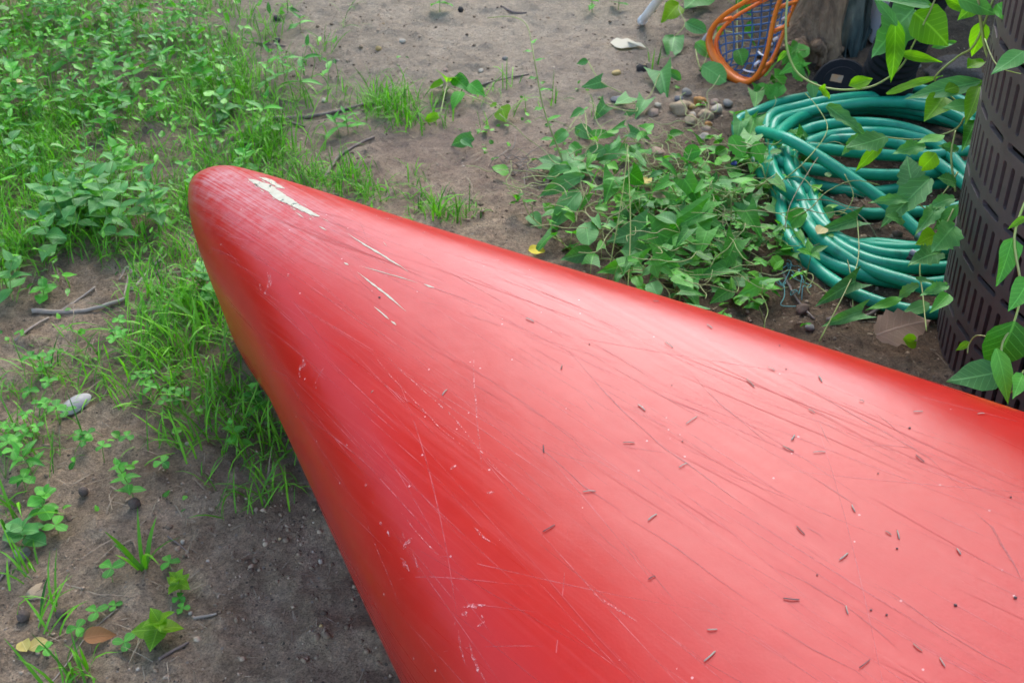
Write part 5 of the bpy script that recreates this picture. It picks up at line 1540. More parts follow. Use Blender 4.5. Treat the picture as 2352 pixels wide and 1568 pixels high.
def tuft(px, py, n, lo, hi, w, label, spread=.02, lean=.7, mat=None):
    b = G(px, py)
    root = empty('grass_tuft', b, label=label, cat='grass tuft', group='single grass tufts')
    blades('blades', np.array([[b.x, b.y, b.z]]), lo * .75, hi * .72, w * .7, w * 1.2, lean, mat or M_grass, int(px + py), per=n, spread=spread, parent=root)
    root.children[0]['kind'] = 'stuff'
for a in [(890, 255, 45, .07, .16, .003, 'dark upright grass tuft on the open soil behind the stick', .016), (950, 280, 60, .05, .12, .003, 'spreading dark grass tuft right of the upright one', .03),
          (590, 1010, 55, .07, .14, .003, 'long grass tuft hanging against the hull flank', .05), (520, 960, 45, .07, .14, .003, 'grass tuft left of the one against the hull', .04), (430, 870, 50, .06, .14, .003, 'bright grass tuft right of the pale shell', .05),
          (460, 720, 50, .07, .16, .006, 'broad-bladed grass tuft beside the canoe stem', .05), (332, 1310, 7, .05, .14, .006, 'sparse grass sprig with broad arching blades on bare soil', .004), (170, 1560, 26, .05, .13, .0035, 'spiky grass tuft at the lower frame edge', .015),
          (40, 1180, 14, .06, .14, .004, 'grass sprig at the frame edge below the weeds', .02), (60, 1320, 12, .05, .11, .003, 'thin grass sprig beside the flat grey stone', .012), (1010, 500, 26, .05, .12, .0035, 'grass sprig just behind the hull edge', .015),
          (780, 425, 60, .05, .11, .003, 'grass tuft along the hull edge behind the worn patch', .04), (610, 330, 90, .06, .13, .003, 'thick grass tuft at the end of the long stick', .04), (100, 1450, 12, .06, .13, .0035, 'grass sprig lying by the yellowed leaf', .02),
          (1500, 150, 8, .06, .12, .003, 'few thin grass blades left of the lacrosse head', .01), (1440, 480, 14, .08, .18, .003, 'tall thin grass blades rising through the vine patch', .05)]:
    tuft(*a)

ncl = 0
for (x, y, h, s, lab) in [(240, 1062, .03, .012, 'clover below the pale shell, beside a fallen stem'), (275, 1080, .012, .012, 'low clover right of the fallen stem'), (225, 1420, .012, .016, 'flat clover left of the largest seedling'), (292, 1490, .012, .015, 'flat clover below the largest seedling'),
                          (260, 1338, .03, .018, 'clover in front of the sparse grass sprig'), (392, 1305, .012, .014, 'clover behind the second seedling'), (412, 1380, .006, .010, 'tiny clover by the second seedling'), (420, 1402, .006, .010, 'tiny clover by the pale pebble'),
                          (180, 1450, .008, .014, 'pale clover near the brown leaf'), (265, 1392, .008, .010, 'tiny clover sprig between the seedlings'), (135, 1225, .02, .018, 'clover right of the round-leaved weeds'), (60, 1130, .03, .02, 'clover at the frame edge'), (30, 1040, .03, .02, 'clover by the frame edge further back'),
                          (300, 1015, .02, .013, 'clover under the bright grass tuft'), (380, 1080, .02, .014, 'clover between the grass tufts'), (110, 1500, .01, .012, 'clover at the spiky tuft')]:
    clover(x, y, h, s, lab)
for i in range(34):
    x, y = random.choice([(80 + random.gauss(0, 60), 1010 + random.gauss(0, 60)), (330 + random.gauss(0, 120), 880 + random.gauss(0, 60)), (1620 + random.gauss(0, 110), 590 + random.gauss(0, 45))])
    clover(x, y, random.uniform(.015, .05), random.uniform(.011, .016), 'small clover half hidden in the low growth', 'clovers in the low growth', n=random.choice((1, 2, 3)))

# ------------------------------------------------------------------ bindweed patch between canoe and hose
def in_poly(x, y, poly):
    c = False
    for i in range(len(poly)):
        x1, y1 = poly[i]; x2, y2 = poly[i - 1]
        if (y1 > y) != (y2 > y) and x < (x2 - x1) * (y - y1) / (y2 - y1) + x1: c = not c
    return c
PATCH = [(1240, 440), (1330, 380), (1480, 350), (1560, 320), (1700, 330), (1745, 420), (1755, 500), (1775, 560), (1765, 650), (1720, 715), (1600, 690), (1480, 650), (1390, 620), (1300, 580), (1250, 520)]
vine_spots = []
while len(vine_spots) < 30:
    x, y = random.uniform(1240, 1830), random.uniform(330, 720)
    if in_poly(x, y, PATCH): vine_spots.append((x, y))
for i, (x, y) in enumerate(vine_spots):
    b = G(x, y)
    root = empty('bindweed', b, label='bindweed vine with arrow-shaped leaves in the patch between canoe and hose', cat='vine', group='bindweed vines between canoe and hose')
    a = random.uniform(0, 6.28); p = b.copy(); pts_ = [b]
    hh = random.uniform(.03, .075)
    for k in range(9):
        a += random.uniform(-.7, .7)
        p = p + Vector((math.cos(a), math.sin(a), 0)) * .026
        pts_.append(Vector((p.x, p.y, float(gh(p.x, p.y)) + hh * (.4 + .6 * math.sin(k * .7 + i)) * (.3 if k < 1 else 1))))
    pts_ = [Vector((q.x, q.y, max(q.z, float(gh(q.x, q.y)) + .004))) for q in pts_]
    path = smooth_path(pts_, 3)
    stem_mesh(root, path, .0013, .0009, M_vine)
    for k in range(1, len(path), 2):
        if random.random() < .22: continue
        q = path[k]; px_, py_ = project(q.x, q.y, q.z)
        if not (1225 < px_ < 1850): continue
        s = random.uniform(.020, .052) * (1.05 if py_ > 480 else .85)
        an = random.uniform(0, 6.28)
        up = Vector((random.gauss(0, .3), random.gauss(-.15, .3), 1))
        pet = q + Vector((math.cos(an) * .015, math.sin(an) * .015, random.uniform(.008, .03)))
        add_leaf(root, pet, Vector((math.cos(an), math.sin(an), random.uniform(-.45, .15))), up, s, 'arrow' if random.random() < .72 else random.choice(('ovate', 'round')), random.choice((M_leaf, M_leaf, M_leafw, M_leafg)), random.uniform(.8, 1.15))
        stem_mesh(root, [q, (q + pet) / 2 + Vector((0, 0, .003)), pet], .0008, .0006, M_vine, name='petiole', sides=4)
def tangle():
    V, F = [], []
    r = random.Random(91)
    for k in range(150):
        for _ in range(40):
            x, y = r.uniform(1230, 1850), r.uniform(330, 720)
            if in_poly(x, y, PATCH): break
        p = G(x, y, r.uniform(.004, .07)); a = r.uniform(0, 6.28); pts_ = [p]
        dz = r.uniform(-.006, .008)
        for j in range(r.randint(4, 8)):
            a += r.uniform(-.8, .8)
            p = p + Vector((math.cos(a) * .022, math.sin(a) * .022, dz + r.uniform(-.008, .008)))
            p.z = max(p.z, float(gh(p.x, p.y)) + .003); pts_.append(p.copy())
        tube_geo(smooth_path(pts_, 3), r.uniform(.0005, .00095), 5, False, V, F)
    o = link('stem_tangle', mesh('stem_tangle', V, F, simple_mat('tangled_stems', (.26, .36, .09), (.32, .29, .12), .6, 14)))
    tag(o, 'tangle of thin yellowish stems under the vine leaves', 'stems', kind='stuff')
tangle()
pts, _, _ = scatter_points(14000, [(1500, 480, 220, 90, .8), (1640, 420, 160, 80, .8), (1600, 610, 200, 80, .9), (1740, 620, 70, 80, .5)], 97, .4)
leaf_mass('vine_undergrowth', pts[:420], ('arrow', 'ovate', 'clover'), .014, .036, .004, .055, M_leafs, 98, 2, .012, 'small leaves filling the gaps of the vine patch', 'undergrowth')
# large front leaves along the hull edge, one plant each
def placed_vine(name, label, cat, leaves, stems=(), group=None):
    x0, y0 = leaves[0][0], leaves[0][1]
    base = G(min(max(x0, 10), 2340), max(y0, 5))
    root = empty(name, base, label=label, cat=cat, group=group)
    for (st, r0) in stems:
        stem_mesh(root, smooth_path([PD(x, y, d) if d > .5 else G(x, y, d) for x, y, d in st], 5), r0, r0 * .7, M_vine)
    for (x0, y0, x1, y1, wr, mt, sh, dep) in leaves:
        if dep > .5:
            p, q = PD(x0, y0, dep), PD(x1, y1, dep * random.uniform(.975, 1.02))
        else:
            p, q = G(x0, y0, dep), G(x1, y1, dep * .6 + .004)
        d = q - p
        vd = (Vector((0, 0, CAM_Z)) - p).normalized()
        n = vd * .75 + Vector((random.uniform(-.45, .45), random.uniform(-.4, .1), .65))
        wmax = {'lance': .33, 'ovate': .62, 'arrow': .62, 'round': .84, 'serr': .56}[sh]
        add_leaf(root, p, d, n, d.length * 1.05, sh, mt, wr / wmax)
    return root
g_, w_, b_, l_ = M_leafg, M_leafw, M_leafb, M_leaf
placed_vine('bindweed', 'row of broad arrow-leaved bindweed just behind the hull edge', 'vine', [
    (1545, 640, 1490, 665, .75, l_, 'arrow', .05), (1600, 575, 1500, 600, .34, w_, 'arrow', .08), (1620, 545, 1525, 575, .36, w_, 'arrow', .08), (1590, 580, 1602, 630, .8, l_, 'arrow', .07), (1480, 575, 1400, 600, .7, g_, 'arrow', .05),
    (1490, 600, 1585, 612, .6, l_, 'arrow', .06), (1440, 500, 1475, 490, .9, l_, 'arrow', .09), (1405, 490, 1385, 520, .8, l_, 'arrow', .08), (1340, 470, 1230, 475, .32, g_, 'lance', .06), (1330, 495, 1260, 540, .4, g_, 'lance', .05),
    (1310, 450, 1240, 440, .4, g_, 'lance', .06), (1360, 600, 1290, 610, .55, g_, 'ovate', .02), (1470, 640, 1370, 645, .5, w_, 'arrow', .03), (1700, 560, 1740, 590, .7, l_, 'arrow', .07), (1660, 655, 1590, 665, .45, w_, 'arrow', .04),
    (1600, 690, 1540, 660, .6, l_, 'arrow', .04), (1680, 690, 1630, 720, .5, w_, 'ovate', .03), (1770, 690, 1690, 700, .4, l_, 'lance', .04), (1680, 620, 1655, 660, .6, l_, 'arrow', .06), (1560, 520, 1610, 540, .6, l_, 'arrow', .10)],
    stems=[([(1440, 700, .0), (1442, 600, .07), (1432, 500, .13)], .0014), ([(1395, 640, .0), (1420, 560, .09), (1432, 480, .13)], .0012)])
for (leafs, lab) in [
    ([(1190, 500, 1178, 482, .8, l_, 'round', .03), (1215, 500, 1245, 525, .6, g_, 'ovate', .01)], 'single broad leaf sprouting on the bare soil left of the vine patch'),
    ([(1090, 345, 1030, 340, .5, g_, 'ovate', .02), (1060, 350, 1085, 352, .5, g_, 'ovate', .03)], 'pale broad-leaved sprout on reddish soil'),
    ([(1010, 292, 970, 290, .5, b_, 'ovate', .03), (1030, 225, 1025, 190, .7, b_, 'ovate', .05), (1045, 215, 1075, 235, .6, w_, 'ovate', .04), (1080, 230, 1110, 240, .6, w_, 'ovate', .04), (1150, 265, 1165, 285, .7, b_, 'ovate', .02), (1140, 270, 1125, 262, .7, b_, 'ovate', .03), (1020, 230, 985, 225, .5, b_, 'ovate', .04), (1060, 240, 1040, 265, .6, w_, 'ovate', .03)], 'bright low vine sprawling right of the dark grass tufts'),
    ([(1350, 160, 1322, 162, .6, g_, 'ovate', .05), (1380, 205, 1338, 215, .75, g_, 'arrow', .04), (1445, 240, 1415, 258, .8, g_, 'arrow', .05), (1460, 270, 1430, 270, .5, g_, 'lance', .04), (1390, 255, 1365, 275, .7, g_, 'arrow', .03), (1480, 250, 1465, 275, .6, g_, 'arrow', .05), (1515, 185, 1530, 225, .6, g_, 'arrow', .06), (1530, 180, 1565, 195, .5, g_, 'round', .06)], 'sparse vine with dull green leaves creeping across bare soil'),
    ([(1320, 310, 1370, 330, .5, g_, 'ovate', .02), (1300, 330, 1265, 345, .5, g_, 'ovate', .03), (1340, 280, 1310, 290, .6, g_, 'ovate', .03), (1350, 340, 1410, 325, .35, w_, 'lance', .03), (1390, 370, 1340, 380, .5, g_, 'ovate', .03), (1310, 355, 1330, 372, .8, l_, 'round', .03), (1440, 370, 1360, 378, .45, g_, 'serr', .03)], 'clump of dull broad leaves in front of the tall thin weed'),
    ([(1620, 5, 1560, 8, .5, g_, 'ovate', .12), (1618, 5, 1582, 45, .6, g_, 'ovate', .10), (1558, 25, 1522, 58, .5, b_, 'ovate', .05), (1572, 72, 1618, 82, .55, g_, 'round', .06), (1548, 98, 1536, 138, .5, g_, 'ovate', .04)], 'leafy vine between the white pipe and the lacrosse head'),
    ([(1592, 148, 1630, 160, .65, g_, 'round', .05), (1608, 188, 1664, 208, .65, g_, 'round', .04), (1640, 126, 1658, 120, .8, w_, 'round', .07), (1700, 140, 1735, 130, .8, w_, 'round', .08), (1688, 160, 1705, 172, .8, w_, 'round', .05), (1690, 45, 1745, 25, .6, w_, 'ovate', .17), (1768, 18, 1725, 60, .6, w_, 'ovate', .18), (1660, 70, 1695, 60, .7, w_, 'ovate', .13), (1680, 80, 1720, 95, .6, w_, 'ovate', .10)], 'vine leaves growing through and around the lacrosse head')]:
    if 'sparse vine' in lab or 'white pipe' in lab: leafs = [(*q[:7], q[7] * .4) for q in leafs]
    r_ = placed_vine('creeping_vine', lab, 'vine', leafs, group='creeping vines on the soil')
    pp = [G(x0, y0, .004 + dep * .75) for (x0, y0, x1, y1, wr, mt, sh, dep) in leafs]
    if len(pp) > 2: stem_mesh(r_, smooth_path(pp, 4), .0012, .0009, M_vine)
for k in range(11):
    x, y = random.choice([(1765 + random.uniform(-50, 70), 205 + random.uniform(-30, 40)), (1740 + random.uniform(-50, 90), 350 + random.uniform(-20, 70))])
    lf = []
    for q in range(4):
        a = random.uniform(0, 6.28); L_ = random.uniform(28, 46)
        xx, yy = x + random.uniform(-30, 30), y + random.uniform(-14, 14)
        lf.append((xx, yy, xx + math.cos(a) * L_, yy + math.sin(a) * L_ * .6, random.uniform(.5, .75), random.choice((g_, w_, l_)), random.choice(('ovate', 'arrow', 'serr')), random.uniform(.03, .09)))
    r_ = placed_vine('creeping_vine', 'small leafy creeper around the far side of the hose coil', 'vine', lf, group='creepers around the hose coil')
    stem_mesh(r_, smooth_path([G(a[0], a[1], a[7] * .9) for a in lf], 4), .0011, .0009, M_vine)

# ------------------------------------------------------------------ vines hanging over the hose and up the bin
placed_vine('hanging_vine', 'long yellow-green vine hanging in a loop in front of the hose', 'vine', [
    (2056, 45, 2061, 182, .34, b_, 'lance', 1.80), (2100, 30, 2185, 92, .85, b_, 'ovate', 1.80), (2099, 22, 2014, 102, .55, g_, 'serr', 1.84), (2062, 122, 2164, 142, .22, b_, 'lance', 1.82), (2140, 110, 2206, 92, .25, g_, 'lance', 1.8),
    (2036, 216, 2156, 168, .18, b_, 'lance', 1.80), (1950, 198, 2008, 180, .4, b_, 'ovate', 1.86), (1880, 203, 1916, 226, .4, b_, 'ovate', 1.86), (1806, 118, 1784, 140, .4, b_, 'ovate', 1.9), (2140, 12, 2040, -12, .3, g_, 'lance', 1.8), (2060, 60, 2010, -10, .3, g_, 'lance', 1.8)],
    stems=[([(1810, -10, 1.95), (1805, 50, 1.94), (1808, 112, 1.93), (1826, 160, 1.92), (1854, 185, 1.91), (1889, 200, 1.90), (1939, 207, 1.88), (1999, 200, 1.86), (2046, 175, 1.84), (2076, 145, 1.83), (2094, 110, 1.82), (2114, 70, 1.80), (2139, 20, 1.79), (2155, -20, 1.78)], .0022)])
placed_vine('hanging_vine', 'vine with pale and bright leaves spilling over the hose beside the bin', 'vine', [
    (2251, 188, 2089, 220, .30, g_, 'lance', 1.66), (2168, 222, 2141, 265, .7, b_, 'ovate', 1.68), (2170, 208, 2262, 176, .35, b_, 'lance', 1.66), (2222, 157, 2270, 130, .4, b_, 'ovate', 1.66), (2200, -5, 2290, 25, .5, g_, 'ovate', 1.6), (2262, -5, 2200, 42, .6, b_, 'ovate', 1.62), (2256, 50, 2238, 132, .5, b_, 'ovate', 1.62),
    (2250, 200, 2230, 265, .45, b_, 'ovate', 1.64), (2230, 240, 2170, 250, .5, g_, 'ovate', 1.66), (2240, 280, 2215, 330, .5, w_, 'ovate', 1.66), (2290, 10, 2330, 60, .5, w_, 'ovate', 1.45), (2215, 20, 2170, -15, .5, b_, 'ovate', 1.7)],
    stems=[([(2285, -10, 1.60), (2240, 100, 1.63), (2200, 130, 1.66), (2155, 168, 1.68), (2150, 190, 1.7), (2200, 235, 1.68)], .002), ([(2245, -10, 1.6), (2262, 110, 1.62), (2280, 150, 1.62)], .0026)])
placed_vine('bramble', 'bramble sprig with dull saw-edged leaves lying over the coiled hose', 'bramble', [
    (1902, 245, 1988, 308, .28, g_, 'serr', 1.82), (1971, 310, 1936, 352, .4, g_, 'serr', 1.78), (2034, 315, 1950, 344, .42, g_, 'serr', 1.76), (2031, 322, 1964, 392, .30, b_, 'lance', 1.76), (2122, 336, 2058, 342, .45, g_, 'serr', 1.74), (2102, 442, 2074, 362, .62, g_, 'serr', 1.66), (2150, 352, 2112, 398, .7, b_, 'ovate', 1.68),
    (2168, 310, 2112, 330, .3, w_, 'lance', 1.7), (2200, 345, 2160, 330, .5, g_, 'serr', 1.7)],
    stems=[([(2215, 270, 1.68), (2190, 300, 1.70), (2110, 320, 1.74), (2034, 315, 1.77), (1985, 310, 1.80)], .0016), ([(2195, 440, 1.66), (2185, 360, 1.67), (2195, 300, 1.68)], .002)])
placed_vine('bramble', 'bramble sprig with saw-edged leaves reaching over the hose end and nozzle', 'bramble', [
    (2134, 412, 2034, 508, .42, g_, 'serr', 1.62), (2090, 460, 2008, 452, .26, g_, 'serr', 1.62), (2190, 455, 2137, 468, .5, g_, 'serr', 1.60), (2200, 470, 2150, 532, .4, w_, 'lance', 1.58), (2192, 520, 2150, 562, .7, g_, 'serr', 1.56), (2160, 580, 2098, 590, .5, g_, 'serr', 1.55), (2160, 470, 2110, 520, .35, g_, 'serr', 1.6),
    (2195, 420, 2160, 405, .6, g_, 'serr', 1.6), (2148, 540, 2110, 556, .6, b_, 'ovate', 1.57), (2110, 655, 2052, 678, .4, g_, 'serr', 1.52), (2104, 640, 2154, 650, .3, g_, 'serr', 1.52), (2174, 655, 2124, 668, .35, g_, 'serr', 1.5), (2178, 675, 2150, 710, .45, w_, 'ovate', 1.46), (2075, 505, 2040, 500, .5, g_, 'serr', 1.62)],
    stems=[([(2200, 395, 1.62), (2170, 440, 1.62), (2130, 480, 1.62), (2095, 450, 1.63)], .0014), ([(2190, 480, 1.58), (2160, 540, 1.57), (2115, 600, 1.54), (2120, 680, 1.5), (2128, 760, 1.45)], .0013)])
placed_vine('bin_vine', 'vine with large heart-shaped leaves climbing the front of the slotted bin', 'vine', [
    (2330, 738, 2288, 862, .75, l_, 'ovate', 1.18), (2288, 800, 2326, 918, .34, w_, 'lance', 1.16), (2300, 852, 2186, 882, .58, g_, 'ovate', 1.19), (2226, 785, 2196, 806, .45, b_, 'ovate', 1.24), (2326, 548, 2296, 648, .45, w_, 'ovate', 1.22), (2356, 498, 2316, 524, .35, b_, 'ovate', 1.22), (2362, 640, 2338, 705, .6, w_, 'ovate', 1.18), (2352, 117, 2288, 168, .4, g_, 'ovate', 1.26), (2350, 860, 2330, 900, .5, w_, 'ovate', 1.14)],
    stems=[([(2360, 450, 1.24), (2330, 545, 1.22), (2345, 660, 1.2), (2330, 738, 1.19), (2300, 800, 1.18), (2320, 900, 1.16), (2352, 850, 1.15)], .0016), ([(2290, 780, 1.2), (2245, 770, 1.22), (2226, 790, 1.23), (2222, 812, 1.23)], .0009), ([(2262, 90, 1.3), (2290, 150, 1.27), (2345, 170, 1.25)], .001)])
placed_vine('creeping_vine', 'flat arrow-leaved creeper between the lowest hose strand and the hull', 'vine', [
    (1955, 690, 1870, 722, .42, g_, 'arrow', .04), (1970, 755, 1885, 772, .42, g_, 'arrow', .03), (2060, 728, 1990, 740, .25, w_, 'lance', .04), (2122, 740, 2066, 754, .5, g_, 'ovate', .04), (1905, 548, 1868, 536, .8, g_, 'round', .05), (1952, 568, 1866, 582, .4, g_, 'arrow', .06), (1835, 545, 1800, 555, .8, w_, 'round', .05), (1812, 600, 1788, 606, .8, w_, 'round', .04), (2060, 830, 2100, 815, .7, b_, 'round', .04), (1850, 790, 1835, 770, .5, w_, 'ovate', .04)],
    stems=[([(1880, 790, .01), (1930, 720, .045), (1960, 640, .04), (1950, 560, .06)], .0012)], group='creeping vines on the soil')
# thin dry tendrils draped over the hose
M_dryv = simple_mat('dry_tendril', (.34, .27, .16), (.22, .19, .10), .8, 40)
root = empty('dry_tendrils', G(1880, 480), label='thin dry tendrils draped across the green hose', cat='tendril')
for tr in [[(1820, 500, .06), (1860, 480, .07), (1900, 440, .09), (1960, 415, .10), (2020, 425, .09)], [(1830, 460, .08), (1900, 460, .06), (1960, 485, .05), (2000, 520, .04), (2016, 550, .02)], [(1800, 540, .05), (1815, 470, .08), (1860, 390, .10), (1880, 360, .1)],
           [(1900, 540, .03), (1905, 500, .04), (1935, 490, .05), (1960, 450, .07), (1940, 400, .09)], [(1790, 420, .08), (1850, 370, .11), (1900, 300, .10), (1880, 250, .1), (1850, 215, .1)], [(1960, 720, .02), (1955, 640, .04), (1945, 590, .05)]]:
    stem_mesh(root, smooth_path([P(x, y, z) for x, y, z in tr], 5), .0011, .0008, random.choice((M_dryv, M_vine)), name='tendril')

# ------------------------------------------------------------------ sticks
def stick(parts, lab, mat=None):
    root = empty('stick', G(*parts[0][0][:2]), label=lab, cat='stick', group='sticks on the soil')
    for (tr, w) in [((p[0:-1] if not isinstance(p, tuple) else p[0]), (p[-1])) for p in parts] if False else parts_iter(parts):
        pts_ = []
        for i, (x, y) in enumerate(tr):
            g = G(x, y); R = w / FPX * (Vector((0, 0, CAM_Z)) - g).length * .5
            pts_.append(g + Vector((0, 0, R * .9)))
        pth = smooth_path(pts_, 5)
        pth = [p + Vector((random.gauss(0, R * .12), random.gauss(0, R * .12), 0)) for p in pth]
        V, F = tube_geo(pth, [R * (1.1 - .5 * i / len(pth)) * random.uniform(.92, 1.08) for i in range(len(pth))], 8)
        link('branch', mesh('branch', V, F, mat or M_wood), root)
def parts_iter(parts):
    return [(p[:-1], p[-1]) for p in parts]
stick([[(628, 272), (700, 272), (760, 265), (810, 252), (862, 236), 9]], 'longest dark stick on the soil behind the canoe tip')
stick([[(640, 281), (668, 284), (700, 292), 8]], 'short stick just in front of the longest dark stick')
stick([[(745, 415), (770, 375), (800, 348), (860, 317), 9]], 'curved stick reaching from the hull edge onto the soil')
M_palew = simple_mat('pale_wood', (.36, .29, .22), (.24, .18, .13), .85, 60, 140, .5, .002)
stick([[(75, 719), (140, 720), (200, 714), (255, 700), (292, 688), 11], [(138, 718), (178, 692), (220, 662), 6]], 'pale forked stick lying left of the canoe', M_palew)
stick([[(303, 668), (322, 645), (345, 617), (384, 588), 7], [(290, 612), (322, 640), 5], [(325, 648), (380, 618), 4], [(290, 612), (275, 646), 4], [(295, 632), (284, 684), 4]], 'small branched twig in the grass beside the canoe', M_palew)
stick([[(36, 790), (76, 752), (113, 733), 6]], 'thin straight twig below the forked stick', M_palew)
stick([[(570, 97), (588, 100), (620, 105), (655, 108), 5]], 'thin stick far back on the soil')
stick([[(1076, 212), (1113, 192), (1176, 180), (1215, 172), 5]], 'thin twig lying behind the small weeds on open soil')
stick([[(1899, 744), (1939, 736), (1980, 726), (2016, 718), 13]], 'broken stick just below the lowest hose strand')
stick([[(1790, 620), (1812, 660), (1836, 700), (1870, 740), 7]], 'dark stick under the creepers beside the hose')
stick([[(365, 1516), (400, 1496), (435, 1476), 8]], 'dark stick below the largest seedling')
stick([[(445, 1421), (470, 1417), (500, 1412), 8]], 'short tan twig right of the seedlings', M_palew)
stick([[(385, 1232), (410, 1250), (436, 1270), 4]], 'thin reddish twig above the seedlings')
stick([[(0, 1335), (12, 1318), (24, 1296), 6]], 'twig at the frame edge beside the flat grey stone')
stick([[(118, 1568), (150, 1530), (200, 1460), (270, 1400), 4]], 'long thin straw stem lying across the bare soil', M_palew)
stick([[(1150, 20), (1180, 30), (1210, 28), 5]], 'short dark twig near the back edge of the soil')
stick([[(1530, 5), (1560, 18), (1600, 20), 6]], 'dark twig behind the white pipe')
# dry curling roots on the soil
root = empty('dried_root', G(1180, 400), label='pale dried root fibres curling on the soil behind the hull', cat='root')
for k in range(12):
    x, y = 1170 + random.uniform(-50, 30), 385 + random.uniform(-18, 25); a = random.uniform(-.6, .6)
    pp = []
    for j in range(7):
        pp.append(G(x, y, random.uniform(.003, .025))); x += math.cos(a) * 18; y += math.sin(a) * 12; a += random.uniform(-.5, .6)
    stem_mesh(root, smooth_path(pp, 4), .0011, .0007, M_palew, name='fibre')

# ------------------------------------------------------------------ fallen leaves, shell
def flat_leaf(px, py, s, ang, shape, mat, lab, wr=1.0, lift=.006, name='fallen_leaf', cat='leaf', tilt=(0, 0)):
    g = G(px, py, lift); S = s / FPX * (Vector((0, 0, CAM_Z)) - g).length * 1.25
    me = leaf_mesh(shape, random.randrange(5), mat)
    o = link(name, me)
    o.matrix_basis = frame(g - Vector((math.cos(ang), math.sin(ang), 0)) * S * .5, (math.cos(ang), math.sin(ang), tilt[0]), (tilt[1], -.25, 1), S, wr)
    return tag(o, lab, cat, 'fallen leaves')
def dead(name, c1, c2): return leaf_mat(name, c1, c2, back=.2, rough=.7, vein=.3)
M_dl1 = dead('dead_leaf_pale', (.32, .20, .12), (.42, .28, .18)); M_dl2 = dead('dead_leaf_brown', (.26, .10, .04), (.34, .15, .05)); M_dl3 = dead('dead_leaf_yellow', (.52, .40, .10), (.58, .47, .22)); M_dl4 = dead('bleached_leaf', (.40, .35, .24), (.46, .41, .30)); M_dl5 = dead('yellow_leaf', (.60, .45, .02), (.68, .55, .05))
flat_leaf(2062, 795, 100, .3, 'serr', M_dl1, 'large curled pale brown dead leaf between the hull and the bin', 1.25, .03, tilt=(.25, .5))
flat_leaf(235, 1466, 54, .35, 'ovate', M_dl2, 'rust-brown dead leaf below the flat clover', .9, .008)
flat_leaf(58, 1487, 32, 2.2, 'round', M_dl3, 'yellowed leaf half at the lower soil, first of a pair', .9, .006)
flat_leaf(88, 1482, 32, .8, 'round', M_dl3, 'yellowed leaf of the pair nearer the rust-brown leaf', .9, .006)
pts_ = [(900, 430), (930, 395), (960, 365), (1010, 375), (1060, 385), (1130, 412), (1180, 440), (1238, 466), (1165, 456), (1110, 448), (1060, 462), (1000, 462), (950, 456)]
V = [G(1176 + x * .25, y * .25, .007 + .004 * math.sin(x * .05)) for x, y in pts_]
cc_ = sum(V, Vector()) / len(V) + Vector((0, 0, .006)); n_ = len(V)
me = mesh('fallen_leaf', [v - cc_ for v in V] + [Vector()], [(k, (k + 1) % n_, n_) for k in range(n_)], M_dl4, uv=[(.5, .5)] * (n_ + 1))
o = link('fallen_leaf', me); o.location = cc_
tag(o, 'bleached torn leaf lying flat on bare soil near the white pipe', 'leaf', 'fallen leaves')
flat_leaf(1234, 584, 34, .2, 'round', M_dl5, 'bright yellow fallen leaf peeking over the hull edge', .9, .012)
flat_leaf(1480, 475, 40, 1.2, 'ovate', M_dl3, 'withered yellowish leaf in the middle of the vine patch', .9, .06)
flat_leaf(1520, 500, 44, .3, 'ovate', M_dl1, 'withered tan leaf in the middle of the vine patch', .9, .05)
flat_leaf(1875, 585, 34, 1.0, 'round', M_dl3, 'spotted yellow leaf lying on the hose', .8, .05)
flat_leaf(60, 210, 22, 1.0, 'ovate', M_dl3, 'small yellow dead leaf in the far weeds', .9, .03)

def shell():
    g = G(177, 936); d = (Vector((0, 0, CAM_Z)) - g).length; L = 66 / FPX * d
    V, F = [], []
    NR, NA = 9, 26
    for i in range(NR):
        t = i / (NR - 1)
        for k in range(NA):
            a = 2 * math.pi * k / NA
            rx = .5 * L * (1 + .05 * math.sin(3 * a + 1)) * t; ry = .27 * L * (1 + .08 * math.sin(2 * a)) * t
            z = .11 * L * (1 - t ** 2.2) + .006 * L * math.sin(i * 2.4)
            V.append((rx * math.cos(a), ry * math.sin(a), z))
    for i in range(NR - 1):
        for k in range(NA):
            F.append((i * NA + k, i * NA + (k + 1) % NA, (i + 1) * NA + (k + 1) % NA, (i + 1) * NA + k))
    m = simple_mat('shell_pale', (.42, .38, .32), (.14, .14, .15), .6, 28, 120, .5, .002)
    o = link('shell', mesh('shell', V, F, m)); o.location = g + Vector((0, 0, .007)); o.rotation_euler = (.25, -.1, .75)
    s = o.modifiers.new('t', 'SOLIDIFY'); s.thickness = .004
    tag(o, 'pale oval shell with a dark stain on the thin grass', 'shell')
shell()
# small blue scrap in the vines
V, F = tube_geo(smooth_path([G(1677, 412, .04), G(1681, 409, .043), G(1686, 413, .04)], 3), .0035, 8, flat=.5)
o = link('blue_scrap', mesh('blue_scrap', V, F, simple_mat('blue_scrap', (.06, .07, .30), None, .6, 30)))
tag(o, 'tiny blue scrap among the vine leaves left of the hose', 'scrap')

